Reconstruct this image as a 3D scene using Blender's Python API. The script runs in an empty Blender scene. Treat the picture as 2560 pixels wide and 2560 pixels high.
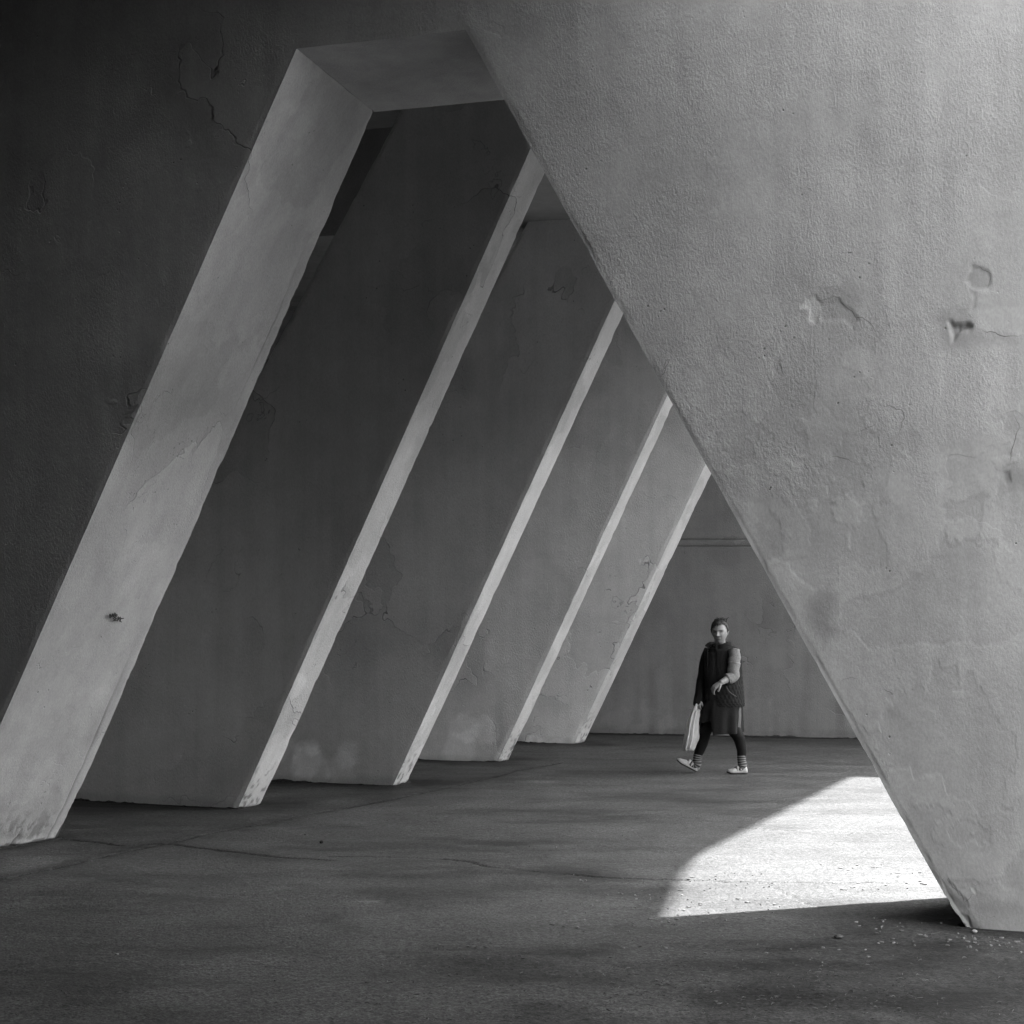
import bpy, math, random
import numpy as np
from mathutils import Vector

random.seed(7)
rng = np.random.default_rng(11)
scene = bpy.context.scene
COL = scene.collection

# ---------------------------------------------------------------- camera maths
W, F, EYE, HOR, ROLL = 2560.0, 4770.0, 1.82, 1480.0, 0.0054
pit = math.atan((HOR - 1280) / F)
fw = np.array([0, math.cos(pit), math.sin(pit)])
rt = np.array([1.0, 0, 0]); up = np.cross(rt, fw)
rt2 = rt * math.cos(ROLL) + up * math.sin(ROLL)
up2 = up * math.cos(ROLL) - rt * math.sin(ROLL)
CAM = np.array([0, 0, EYE])


def ray(x, y):
    return fw + rt2 * ((x - 1280) / F) - up2 * ((y - 1280) / F)


def gnd(x, y):
    d = ray(x, y)
    return CAM - d * (EYE / d[2])


class Plane:
    """vertical plane through ground point p; u runs to the right, w runs away from the viewer"""
    def __init__(s, p, yaw):
        s.p = np.array([p[0], p[1], 0.0])
        a = math.radians(yaw)
        s.u = np.array([math.cos(a), -math.sin(a), 0])
        s.w = np.array([math.sin(a), math.cos(a), 0])

    def hit(s, x, y, off=0.0):
        d = ray(x, y)
        q = s.p + s.w * off
        t = ((q - CAM) @ s.w) / (d @ s.w)
        P = CAM + d * t
        return np.array([(P - s.p) @ s.u, P[2]])

    def at(s, u, z, w=0.0):
        u, z, w = np.broadcast_arrays(np.asarray(u, float), np.asarray(z, float), np.asarray(w, float))
        return s.p + u[..., None] * s.u + w[..., None] * s.w + z[..., None] * np.array([0, 0, 1.0])


# ---------------------------------------------------------------- noise
def _hash(i, j, k, seed):
    h = (i * 374761393 + j * 668265263 + k * 2147483647 * 31 + seed * 144665) & 0xFFFFFFFF
    h = ((h ^ (h >> 13)) * 1274126177) & 0xFFFFFFFF
    h = ((h ^ (h >> 16)) * 2246822519) & 0xFFFFFFFF
    return ((h ^ (h >> 15)) & 0xFFFFFF) / float(0xFFFFFF)


def vnoise(P, scale, seed=0):
    Q = np.asarray(P, float) * scale + 1000.0
    I = np.floor(Q).astype(np.int64); f = Q - I
    f = f * f * f * (f * (f * 6 - 15) + 10)
    r = 0
    for a in (0, 1):
        wa = f[..., 0] if a else 1 - f[..., 0]
        for b in (0, 1):
            wb = f[..., 1] if b else 1 - f[..., 1]
            for c in (0, 1):
                wc = f[..., 2] if c else 1 - f[..., 2]
                r = r + wa * wb * wc * _hash(I[..., 0] + a, I[..., 1] + b, I[..., 2] + c, seed)
    return r * 2 - 1


def fbm(P, scale, seed=0, oct=4, gain=0.5):
    r, a, t = 0, 1.0, 0.0
    for o in range(oct):
        r = r + a * vnoise(P, scale * 2.03 ** o, seed + o * 17); t += a; a *= gain
    return r / t


def sstep(a, b, x):
    t = np.clip((x - a) / (b - a), 0, 1)
    return t * t * (3 - 2 * t)


def seg_dist(U, V, pts):
    best = np.full(U.shape, 1e9)
    for (a, b), (c, d) in zip(pts[:-1], pts[1:]):
        dx, dy = c - a, d - b
        L = dx * dx + dy * dy + 1e-12
        t = np.clip(((U - a) * dx + (V - b) * dy) / L, 0, 1)
        best = np.minimum(best, np.hypot(U - a - t * dx, V - b - t * dy))
    return best


def inside(U, V, pts):
    r = np.zeros(U.shape, bool)
    n = len(pts)
    for i in range(n):
        (a, b), (c, d) = pts[i], pts[(i + 1) % n]
        m = ((b > V) != (d > V)) & (U < (c - a) * (V - b) / (d - b + 1e-12) + a)
        r ^= m
    return r


def poly_sd(U, V, pts):
    """signed distance, negative inside"""
    d = seg_dist(U, V, list(pts) + [pts[0]])
    return np.where(inside(U, V, pts), -d, d)


# ---------------------------------------------------------------- mesh helpers
def link(o, parent=None):
    COL.objects.link(o)
    if parent is not None:
        o.parent = parent
    return o


def np_mesh(name, V, Fq, mats, smooth=True, attrs=None, mi=None):
    me = bpy.data.meshes.new(name)
    V = np.asarray(V, np.float32); Fq = np.asarray(Fq, np.int32)
    n = Fq.shape[1]
    me.vertices.add(len(V)); me.vertices.foreach_set('co', V.ravel())
    me.loops.add(Fq.size); me.loops.foreach_set('vertex_index', Fq.ravel())
    me.polygons.add(len(Fq))
    me.polygons.foreach_set('loop_start', np.arange(0, Fq.size, n, dtype=np.int32))
    me.polygons.foreach_set('use_smooth', np.full(len(Fq), smooth))
    if mi is not None:
        me.polygons.foreach_set('material_index', np.asarray(mi, np.int32))
    for m in (mats if isinstance(mats, (list, tuple)) else [mats]):
        me.materials.append(m)
    for k, a in (attrs or {}).items():
        at = me.attributes.new(k, 'FLOAT', 'POINT')
        at.data.foreach_set('value', np.asarray(a, np.float32).ravel())
    me.update(calc_edges=True); me.validate()
    return bpy.data.objects.new(name, me)


def grid_faces(ny, nx, base=0, wrap=False, flip=False):
    a = np.arange(ny * nx).reshape(ny, nx) + base
    if wrap:
        a = np.concatenate([a, a[:, :1]], 1)
    q = np.stack([a[:-1, :-1], a[:-1, 1:], a[1:, 1:], a[1:, :-1]], -1).reshape(-1, 4)
    return q[:, ::-1] if flip else q


class Acc:
    """collects quads grids into one mesh"""
    def __init__(s): s.V, s.F, s.n, s.A, s.M = [], [], 0, {}, []

    def grid(s, P, flip=False, wrap=False, mi=0, **attrs):
        ny, nx = P.shape[:2]
        if 'tone' in attrs: attrs.setdefault('nomap', 0.0)
        q = grid_faces(ny, nx, s.n, wrap, flip)
        s.F.append(q); s.V.append(P.reshape(-1, 3)); s.n += ny * nx
        s.M.append(np.full(len(q), mi))
        for k, a in attrs.items():
            s.A.setdefault(k, []).append(np.broadcast_to(a, (ny, nx)).ravel())
        return s

    def box(s, pl, u0, u1, z0, z1, w0, w1, tone=1.0, rough=1.0):
        """plain box in the axes of a Plane"""
        c = lambda u, z, w: pl.at(u, z, w)
        for q in ([(u0, z0, w0), (u1, z0, w0), (u1, z1, w0), (u0, z1, w0)],
                  [(u1, z0, w1), (u0, z0, w1), (u0, z1, w1), (u1, z1, w1)],
                  [(u0, z0, w1), (u0, z0, w0), (u0, z1, w0), (u0, z1, w1)],
                  [(u1, z0, w0), (u1, z0, w1), (u1, z1, w1), (u1, z1, w0)],
                  [(u0, z1, w0), (u1, z1, w0), (u1, z1, w1), (u0, z1, w1)],
                  [(u0, z0, w1), (u1, z0, w1), (u1, z0, w0), (u0, z0, w0)]):
            P = np.array([c(*t) for t in q])
            G = np.array([[P[0], P[1]], [P[3], P[2]]])
            s.grid(G, tone=tone, rough=rough)
        return s

    def build(s, name, mats, parent=None, smooth=True):
        o = np_mesh(name, np.concatenate(s.V), np.concatenate(s.F), mats, smooth,
                    {k: np.concatenate(a) for k, a in s.A.items()}, np.concatenate(s.M))
        return link(o, parent)


def tag(o, label=None, cat=None, group=None, kind=None):
    if label: o['label'] = label; o['kind'] = 'thing'
    if cat: o['category'] = cat
    if group: o['group'] = group
    if kind: o['kind'] = kind
    return o


def empty(name, loc, rz=0.0):
    o = bpy.data.objects.new(name, None)
    o.location = loc; o.rotation_euler = (0, 0, rz); o.empty_display_size = 0.2
    return link(o)


# ---------------------------------------------------------------- materials
class NT:
    def __init__(s, name):
        s.m = bpy.data.materials.new(name); s.m.use_nodes = True
        s.t = s.m.node_tree; s.n = s.t.nodes
        s.b = s.n['Principled BSDF']; s.out = s.n['Material Output']

    def node(s, typ, **kw):
        x = s.n.new(typ)
        for k, v in kw.items(): setattr(x, k, v)
        return x

    def set(s, sock, v):
        if hasattr(v, 'is_output') or isinstance(v, bpy.types.NodeSocket): s.t.links.new(v, sock)
        else: sock.default_value = v

    def math(s, op, a, b=0.0, c=0.0, clamp=False):
        x = s.node('ShaderNodeMath', operation=op, use_clamp=clamp)
        s.set(x.inputs[0], a); s.set(x.inputs[1], b); s.set(x.inputs[2], c)
        return x.outputs[0]

    def pos(s, scale=(1, 1, 1), obj=False):
        g = s.node('ShaderNodeTexCoord').outputs['Object'] if obj else s.node('ShaderNodeNewGeometry').outputs['Position']
        if scale == (1, 1, 1): return g
        m = s.node('ShaderNodeMapping'); m.inputs['Scale'].default_value = scale
        s.t.links.new(g, m.inputs['Vector']); return m.outputs[0]

    def noise(s, vec, scale, detail=3, rough=0.55, dist=0.0):
        x = s.node('ShaderNodeTexNoise')
        s.t.links.new(vec, x.inputs['Vector'])
        x.inputs['Scale'].default_value = scale; x.inputs['Detail'].default_value = detail
        x.inputs['Roughness'].default_value = rough; x.inputs['Distortion'].default_value = dist
        return x.outputs[0]

    def voro(s, vec, scale, feature='F1', rnd=1.0):
        x = s.node('ShaderNodeTexVoronoi', feature=feature)
        s.t.links.new(vec, x.inputs['Vector'])
        x.inputs['Scale'].default_value = scale; x.inputs['Randomness'].default_value = rnd
        return x.outputs['Distance']

    def ramp(s, v, a, b, lo=0.0, hi=1.0, smooth=True):
        x = s.node('ShaderNodeMapRange', interpolation_type='SMOOTHSTEP' if smooth else 'LINEAR')
        s.set(x.inputs['Value'], v)
        for k, q in zip(('From Min', 'From Max', 'To Min', 'To Max'), (a, b, lo, hi)): x.inputs[k].default_value = q
        return x.outputs[0]

    def attr(s, name):
        return s.node('ShaderNodeAttribute', attribute_name=name).outputs['Fac']

    def grey(s, v):
        x = s.node('ShaderNodeCombineColor')
        for i in range(3): s.set(x.inputs[i], v)
        return x.outputs[0]

    def bump(s, h, strength=1.0, dist=1.0):
        x = s.node('ShaderNodeBump'); x.inputs['Strength'].default_value = strength
        x.inputs['Distance'].default_value = dist
        s.t.links.new(h, x.inputs['Height']); s.t.links.new(x.outputs[0], s.b.inputs['Normal'])


def stucco(name, albedo, grain=0.0026, crack_amt=1.0, streak=0.08, seed=0.0):
    N = NT(name)
    p = N.pos()
    if seed:
        m = N.node('ShaderNodeMapping'); m.inputs['Location'].default_value = (seed, seed * 1.7, seed * .6)
        N.t.links.new(p, m.inputs['Vector']); p = m.outputs[0]
    pv = N.pos((1, 1, 0.55))
    g1 = N.noise(pv, 88, 2.5, .55, .3)
    g2 = N.noise(p, 150, 2, .5)
    big = N.noise(p, 0.8, 4, .6)
    mid = N.noise(p, 3.1, 4, .62)
    # smooth trowelled areas against coarse sprayed ones
    rough = N.math('MULTIPLY', N.ramp(N.noise(p, 1.5, 3, .55), .36, .56, .35, 1.0), N.attr('rough'))
    # old repair and flaking outlines: contour of a wandering noise
    c1 = N.noise(p, 1.05, 4.5, .5, .2)
    d1 = N.math('ABSOLUTE', N.math('SUBTRACT', c1, .545))
    line = N.ramp(d1, .0009, .0034, 1, 0)
    c2 = N.noise(p, 2.3, 4, .5, .2)
    d2 = N.math('ABSOLUTE', N.math('SUBTRACT', c2, .60))
    line2 = N.ramp(d2, .0012, .004, 1, 0)
    gate = N.ramp(N.noise(p, .9, 2, .5), .47, .60)
    gate2 = N.math('MULTIPLY', N.ramp(N.noise(p, 2.2, 2, .5), .40, .58), N.math('SUBTRACT', 1, N.attr('nomap')))
    lines = N.math('MULTIPLY', N.math('MAXIMUM', line, N.math('MULTIPLY', line2, .7)), N.math('MULTIPLY', gate, gate2))
    step = N.math('MULTIPLY', N.math('MULTIPLY', N.ramp(c1, .540, .550), gate), N.math('SUBTRACT', 1, N.math('MULTIPLY', N.attr('nomap'), .7)))
    pits = N.math('MULTIPLY', N.ramp(N.voro(p, 21), .10, .17, 1, 0), N.ramp(N.noise(p, 5, 2), .60, .70))
    st = N.noise(N.pos((7, 7, .35)), 1.0, 3, .6)
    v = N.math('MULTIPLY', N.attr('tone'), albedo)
    v = N.math('MULTIPLY', v, N.ramp(big, .3, .7, .87, 1.09, False))
    v = N.math('MULTIPLY', v, N.ramp(mid, .3, .7, .93, 1.06, False))
    v = N.math('MULTIPLY', v, N.ramp(st, .35, .7, 1 + streak * .4, 1 - streak, False))
    v = N.math('MULTIPLY', v, N.ramp(g1, .3, .7, .90, 1.07, False))
    v = N.math('MULTIPLY', v, N.math('SUBTRACT', 1, N.math('MULTIPLY', step, .13)))
    v = N.math('MULTIPLY', v, N.math('SUBTRACT', 1, N.math('MULTIPLY', lines, .42 * crack_amt)))
    v = N.math('MULTIPLY', v, N.math('SUBTRACT', 1, N.math('MULTIPLY', pits, .45)))
    N.t.links.new(N.grey(v), N.b.inputs['Base Color'])
    h = N.math('MULTIPLY', N.math('ADD', N.math('MULTIPLY', g1, grain * 2.3), N.math('MULTIPLY', g2, grain * .9)), rough)
    h = N.math('ADD', h, N.math('MULTIPLY', mid, .0025))
    h = N.math('SUBTRACT', h, N.math('MULTIPLY', step, .0035))
    h = N.math('SUBTRACT', h, N.math('MULTIPLY', lines, .006))
    h = N.math('SUBTRACT', h, N.math('MULTIPLY', pits, .006))
    N.b.inputs['Roughness'].default_value = .92
    N.b.inputs['Specular IOR Level'].default_value = .08
    N.bump(h)
    return N.m


def asphalt(name):
    N = NT(name)
    p = N.pos()
    pf = N.pos((1, .8, 1))
    big = N.noise(p, .45, 5, .6, .3)
    mid = N.noise(p, 1.9, 5, .65, .3)
    fine = N.noise(p, 75, 3, .7)
    grit = N.voro(p, 60)
    chip = N.ramp(N.voro(p, 34), .07, .13, 1, 0)
    chip = N.math('MULTIPLY', chip, N.ramp(N.noise(p, 1.6, 3, .6), .56, .68))
    wipe = N.noise(N.pos((.9, 2.6, 1)), 1.0, 5, .68, .5)
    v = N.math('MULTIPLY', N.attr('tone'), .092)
    v = N.math('MULTIPLY', v, N.ramp(big, .3, .7, .74, 1.2, False))
    v = N.math('MULTIPLY', v, N.ramp(mid, .3, .7, .80, 1.18, False))
    v = N.math('MULTIPLY', v, N.ramp(wipe, .33, .68, .80, 1.15, False))
    v = N.math('MULTIPLY', v, N.ramp(fine, .32, .68, .45, 1.55, False))
    v = N.math('MULTIPLY', v, N.ramp(grit, .1, .6, 1.12, .86, False))
    sp = N.noise(p, 26, 4, .75)
    v = N.math('MULTIPLY', v, N.ramp(sp, .34, .66, .50, 1.50, False))
    v = N.math('ADD', v, N.math('MULTIPLY', chip, .10))
    N.t.links.new(N.grey(v), N.b.inputs['Base Color'])
    N.t.links.new(N.ramp(wipe, .3, .7, .58, .85), N.b.inputs['Roughness'])
    N.b.inputs['Specular IOR Level'].default_value = .16
    h = N.math('ADD', N.math('MULTIPLY', fine, .0035), N.math('MULTIPLY', grit, -.002))
    h = N.math('ADD', h, N.math('MULTIPLY', mid, .01))
    N.bump(h)
    return N.m


def plain(name, v, rough=.8, noise_scale=60, amt=.25, spec=.3, bump=0.0, obj=True, stretch=(1, 1, 1)):
    N = NT(name)
    p = N.pos(stretch, obj=obj)
    n = N.noise(p, noise_scale, 3, .6)
    N.t.links.new(N.grey(N.math('MULTIPLY', N.ramp(n, .3, .7, 1 - amt, 1 + amt, False), v)), N.b.inputs['Base Color'])
    N.b.inputs['Roughness'].default_value = rough
    N.b.inputs['Specular IOR Level'].default_value = spec
    if bump: N.bump(N.math('MULTIPLY', n, bump))
    return N.m


def by_attr(name, attr, rough=.6, spec=.3, amt=.12, scale=40, bump=0.0):
    N = NT(name)
    n = N.noise(N.pos(obj=True), scale, 3, .6)
    N.t.links.new(N.grey(N.math('MULTIPLY', N.attr(attr), N.ramp(n, .3, .7, 1 - amt, 1 + amt, False))), N.b.inputs['Base Color'])
    N.b.inputs['Roughness'].default_value = rough
    N.b.inputs['Specular IOR Level'].default_value = spec
    if bump: N.bump(N.math('MULTIPLY', n, bump))
    return N.m


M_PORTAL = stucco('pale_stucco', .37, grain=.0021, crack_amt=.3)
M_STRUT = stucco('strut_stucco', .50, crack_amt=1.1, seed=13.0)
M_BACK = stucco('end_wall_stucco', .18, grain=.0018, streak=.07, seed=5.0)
M_CEIL = stucco('ceiling_plaster', .26, grain=.0018, seed=29.0)
M_DARK = stucco('low_bounce_dark', .045, seed=41.0)  # kept dark so unseen surfaces bounce little light
M_FLOOR = asphalt('worn_asphalt')

# ---------------------------------------------------------------- planes of the place
PORT = Plane(gnd(2404, 2320), 21.3)
PT = 1.27                               # portal wall thickness
ZC_HIGH, ZC_LOW = 6.25, 5.25
strut_def = [  # base corner px, yaw, points of the near right edge, points of the far right edge
    ((596, 2022), 21.5, [(1329, 367), (596, 2022)], [(1364, 430), (655, 2010)], .39),
    ((984, 1964.5), 18.5, [(1535.5, 755.6), (984, 1963)], [(1557, 792), (1021, 1954)], .37),
    ((1247, 1905), 14.0, [(1668.5, 991), (1247, 1902)], [(1681.5, 1017), (1273, 1901)], .33),
    ((1438, 1859), 10.0, [(1764, 1162), (1438, 1858)], [(1777, 1188), (1462, 1856)], .33),
]
BACK = Plane(gnd(1477, 1832), 12.2)
SUN_S = np.array([-0.73, -0.754])       # shadow displacement per metre of height


# ---------------------------------------------------------------- solids with ragged arrises
def chip_amount(P, seed, amp):
    a = fbm(P, 2.1, seed, 4, .6)
    b = fbm(P, 9.0, seed + 5, 3, .6)
    return amp * (.35 + np.clip(a, 0, 1) * 1.1 + np.clip(b - .05, 0, 1) * 1.0)


def face_noise(P, seed):
    return .004 * fbm(P, 1.2, seed, 3) + .0022 * fbm(P, 7.0, seed + 3, 3)


def lerp(a, b, t): return a + (b - a) * t


def edge_pad(n, L, first=.012):
    """parameters 0..1 with a thin first and last row for the worn arris"""
    k = np.linspace(0, 1, max(n, 4))
    f = min(first / max(L, 1e-6), .3)
    return np.concatenate([[0], [f * .5], [f], f + (1 - 2 * f) * k[1:-1], [1 - f], [1 - f * .5], [1]])


def prism(name, mat, corners_front, corners_back, step, seed, amp, tone_fn=None, open_faces=(), parent=None):
    """hexahedron: corners ordered bl, br, tr, tl for the near face and the far face; worn, uneven surfaces"""
    f = np.array(corners_front); b = np.array(corners_back)
    cen = (f.mean(0) + b.mean(0)) / 2
    faces = {'front': (f[0], f[1], f[2], f[3]), 'back': (b[1], b[0], b[3], b[2]),
             'right': (f[1], b[1], b[2], f[2]), 'left': (b[0], f[0], f[3], b[3]),
             'top': (f[3], f[2], b[2], b[3]), 'bottom': (b[0], b[1], f[1], f[0])}
    A = Acc()
    for nm, (p0, p1, p2, p3) in faces.items():
        if nm in open_faces: continue
        Lx = (np.linalg.norm(p1 - p0) + np.linalg.norm(p2 - p3)) / 2
        Ly = (np.linalg.norm(p3 - p0) + np.linalg.norm(p2 - p1)) / 2
        st = step * (6 if nm in ('back', 'top', 'bottom', 'left') else 1)
        s = edge_pad(int(Lx / st) + 2, Lx); t = edge_pad(int(Ly / step) + 2, Ly)
        S, T = np.meshgrid(s, t)
        P = ((1 - S) * (1 - T))[..., None] * p0 + (S * (1 - T))[..., None] * p1 + (S * T)[..., None] * p2 + ((1 - S) * T)[..., None] * p3
        n = np.cross(p1 - p0, p3 - p0); n /= np.linalg.norm(n)
        ed = np.minimum(np.minimum(S, 1 - S) * Lx, np.minimum(T, 1 - T) * Ly)
        d = face_noise(P, seed) * sstep(.0, .06, ed)
        # wear of the long arrises: towards the axis of the solid at the same height
        edx = np.minimum(S, 1 - S) * Lx
        axis = np.array([lerp(f[0] + f[1] + b[0] + b[1], f[2] + f[3] + b[2] + b[3], q) / 4 for q in t])[:, None, :]
        inw = axis - P
        inw /= np.linalg.norm(inw, axis=-1, keepdims=True)
        fx = (f[1] - f[0]); fx = fx / np.linalg.norm(fx); wx = (b[0] - f[0]); wx = wx / np.linalg.norm(wx)
        # direction on an edge = diagonal between the two faces
        su = np.sign(-(P - axis) @ fx); sw = np.sign(-(P - axis) @ wx)
        diag = (su[..., None] * fx + sw[..., None] * wx) / 1.414
        low = 1 + 1.2 * sstep(.5, 0, P[..., 2])
        ch = chip_amount(P, seed + 40, amp) * low * sstep(.045, 0, edx)
        P = P + n * d[..., None] + diag * ch[..., None]
        tone = np.ones(P.shape[:2]) if tone_fn is None else tone_fn(nm, P)
        A.grid(P, tone=tone, rough=1.0)
    return A.build(name, mat, parent)


# ---------------------------------------------------------------- portal wall
zt = PORT.hit(1163, 75)[1]                       # top of the opening
uL0 = PORT.hit(-145, 2147)[0]; uL1 = PORT.hit(742, 112)[0]
uR0 = 0.0; uR1 = PORT.hit(1163, 75)[0]
bL0 = PORT.hit(152, 2088, PT)[0]; bL1 = PORT.hit(936, 280, PT)
ZW = 8.0


def px4(l):   # pixel lists of the photograph -> wall coordinates (u, z)
    return [tuple(PORT.hit(x, y)) for x, y in l]


def zoomA(l): return px4([(1900 + x * .3622, 550 + y * .3622) for x, y in l])
def zoomB(l): return px4([(1400 + x * .4451, 1200 + y * .4451) for x, y in l])
def zoomC(l): return px4([(2260 + x * .1553, 2160 + y * .1553) for x, y in l])


cracks = [zoomA([(390, 550), (430, 556), (470, 550), (510, 536), (545, 538), (580, 590), (630, 625), (660, 680), (690, 672), (740, 685), (780, 740), (800, 790)]),
          zoomA([(1450, 306), (1520, 316), (1560, 345), (1592, 375), (1582, 430), (1570, 470)]),
          zoomA([(1515, 740), (1545, 765), (1600, 775), (1700, 800), (1822, 792)]),
          zoomA([(860, 1286), (890, 1280), (935, 1312), (975, 1308), (995, 1360), (972, 1440), (948, 1482)]),
          zoomA([(690, 1470), (740, 1428), (790, 1410), (828, 1360)]),
          zoomA([(480, 1642), (530, 1630), (600, 1660), (660, 1675), (705, 1705)]),
          zoomA([(1760, 1350), (1790, 1420), (1772, 1500), (1735, 1590), (1716, 1680)]), zoomA([(1790, 1425), (1822, 1432)]),
          
          zoomA([(1665, 1762), (1722, 1728), (1742, 1800), (1735, 1820)]),
          zoomB([(1585, 1125), (1600, 1112), (1690, 1118)]), zoomB([(1810, 1150), (1825, 1185), (1870, 1198), (1840, 1205)]),
          zoomC([(690, 190), (705, 270), (760, 330), (830, 410), (890, 510), (945, 525), (965, 590), (990, 635), (1060, 585), (1100, 510), (1140, 490)]),
          zoomC([(1185, 540), (1215, 595), (1250, 610), (1295, 660)]), zoomC([(1170, 750), (1225, 812)]),
          zoomC([(1345, 840), (1410, 858), (1460, 825), (1485, 850)]), zoomC([(695, 400), (700, 540)]),
          zoomC([(660, 185), (575, 290)]), zoomC([(1060, 310), (1110, 345), (1180, 350), (1240, 310)])]
cracks += [px4([(1656, 935), (1668, 898), (1676, 897), (1665, 925), (1650, 948)])]
# (polygon, tone factor, recess m, smoothness)
patches = [(zoomA([(290, 590), (330, 530), (390, 520), (440, 570), (425, 650), (400, 720), (350, 690), (345, 610)]), 1.30, .008, .2),
           (zoomA([(440, 480), (600, 440), (700, 490), (705, 560), (640, 600), (580, 585), (545, 538), (470, 545)]), .80, .0, .0),
           (zoomA([(440, 570), (545, 545), (640, 640), (690, 690), (640, 760), (560, 700), (430, 680)]), .92, .006, .0),
           (zoomA([(1440, 310), (1520, 312), (1590, 372), (1578, 460), (1480, 480), (1430, 420)]), .84, .007, .5),
           (zoomA([(1440, 480), (1475, 500), (1485, 620), (1460, 640), (1440, 560)]), .93, .002, .5),
           (zoomA([(1480, 520), (1540, 510), (1700, 560), (1900, 560), (1900, 800), (1700, 790), (1520, 740), (1480, 640)]), 1.04, .001, .9),
           (zoomA([(1200, 690), (1330, 620), (1420, 640), (1480, 800), (1560, 850), (1420, 910), (1250, 890)]), .80, .0, .8),
           (zoomA([(1450, 780), (1640, 790), (1900, 830), (1900, 900), (1500, 880)]), .93, .001, .9),
           (zoomA([(1640, 1720), (1740, 1710), (1900, 1740), (1900, 1870), (1640, 1860)]), .78, .001, .9),
           (zoomA([(1665, 1762), (1722, 1730), (1742, 1810), (1700, 1832), (1660, 1800)]), .86, .004, .6),
           (zoomA([(790, 1720), (1000, 1730), (1080, 1900), (1000, 2000), (830, 1900)]), 1.03, .0, .9),
           (zoomA([(1220, 1560), (1500, 1480), (1700, 1560), (1700, 1760), (1300, 1900), (1180, 1740)]), 1.0, .0, .85),
           (zoomB([(1390, 710), (1510, 595), (1565, 640), (1540, 800), (1605, 850), (1480, 912), (1425, 830)]), .74, .0, .0),
           (zoomB([(1050, 90), (1200, 80), (1260, 170), (1180, 260), (1060, 230)]), 1.05, .001, .9),
           (zoomB([(1840, 1290), (1870, 1285), (1880, 1340), (1850, 1350)]), .86, .001, .6),
           (zoomC([(1085, 360), (1155, 365), (1140, 440), (1110, 430)]), 1.25, .002, .8),
           (zoomC([(560, 300), (690, 230), (780, 350), (890, 520), (960, 590), (1000, 640), (960, 760), (800, 740), (700, 580)]), .86, .003, .3),
           (zoomC([(1750, 60), (1830, 120), (1900, 330), (1905, 600), (1860, 680), (1800, 500), (1745, 330)]), .84, .0, .7)]
hole = zoomA([(1290, 700), (1325, 690), (1370, 700), (1440, 698), (1457, 740), (1448, 775), (1405, 775), (1382, 805), (1352, 852), (1318, 835), (1300, 770)])


def portal_face(U, Z, seed=3, feats=True):
    """relief (m, + towards the viewer), paint tone and roughness of the plaster at wall coordinates"""
    P3 = np.stack([U, np.zeros_like(U), Z], -1)
    d = face_noise(P3, seed)
    tone = np.ones_like(U); rough = np.ones_like(U)
    if not feats: return d, tone, rough
    wob = .024 * fbm(P3, 13, 51, 4, .6)
    wob2 = .024 * fbm(P3, 13, 77, 4, .6)
    Uw, Zw = U + wob, Z + wob2
    low = sstep(3.1, 1.5, Z + .5 * fbm(P3, .9, 8, 3))
    rough *= 1 - .62 * low * sstep(-5, -3, U)
    # thin skins of plaster that came away at mid height: ragged shallow terraces
    msk = sstep(4.0, 3.2, Z) * sstep(-2.6, -1.6, U)
    for sc_, lv, rc, tf, sd_ in ((1.15, .20, .0015, .92, 61), (1.9, .24, .0013, .94, 67), (.8, .22, -.0010, 1.03, 73)):
        q = fbm(P3, sc_, sd_, 6, .52)
        k = sstep(lv, lv + .012, q) * msk
        d -= rc * k; tone *= 1 + (tf - 1) * k
        e_ = np.exp(-((q - lv) / .006) ** 2) * msk * sstep(-.1, .25, fbm(P3, 1.7, sd_ + 2, 3))
        tone *= 1 - .13 * e_
    for pts, tf, rec, sm in patches:
        a = np.array(pts); lo, hi = a.min(0) - .1, a.max(0) + .1
        m = (U > lo[0]) & (U < hi[0]) & (Z > lo[1]) & (Z < hi[1])
        if not m.any(): continue
        sd = poly_sd(Uw[m], Zw[m], pts)
        soft = .007 if rec > .0015 else .05
        rec = min(rec, .0045)
        k = sstep(soft, -soft, sd)
        tone[m] *= 1 + (tf - 1) * k
        d[m] -= rec * k
        rough[m] *= 1 - sm * k
    a = np.array(hole); lo, hi = a.min(0) - .1, a.max(0) + .1
    m = (U > lo[0]) & (U < hi[0]) & (Z > lo[1]) & (Z < hi[1])
    if m.any():
        sd = poly_sd(Uw[m], Zw[m], hole)
        k = sstep(.006, -.03, sd)
        rub = .5 + .5 * fbm(P3[m], 22, 5, 3)
        d[m] -= k * (.006 + .045 * rub * sstep(hole[6][1] - .03, hole[2][1] - .01, Z[m]) + .02 * rub)
        tone[m] *= 1 - .25 * k * rub
    # ragged skirt of bare concrete at the foot
    foot = sstep(.16, .05, Z + .08 * fbm(P3, 4, 31, 4))
    d -= .008 * foot
    tone *= 1 - .10 * foot
    return d, tone, rough


def uLz(z): return lerp(uL0, uL1, z / zt)
def uRz(z): return lerp(uR0, uR1, z / zt)


def long_coord(u0, u1, dense0, dense1, step, coarse):
    a = []
    if u0 < dense0: a.append(np.arange(u0, dense0, coarse))
    d0, d1 = max(u0, dense0), min(u1, dense1)
    a.append(np.linspace(d0, d1, max(int((d1 - d0) / step), 2), endpoint=u1 <= dense1))
    if u1 > dense1: a.append(np.linspace(dense1, u1, max(int((u1 - dense1) / coarse), 2)))
    return np.concatenate(a)


SP = .0115
A = Acc()
zrow = np.concatenate([np.arange(0, zt, SP), [zt]])
# the sprayed wall: left of the opening, right of it (an upside-down wedge) and above it
kl = np.linspace(0, 1, int((7.2 - 1.35) / SP / 1.0) // 1)
UL_FAR = -9.6
k_pier = np.concatenate([np.linspace(0, 1, 330)[:-1], np.linspace(1, 4.5, 40)])


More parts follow.
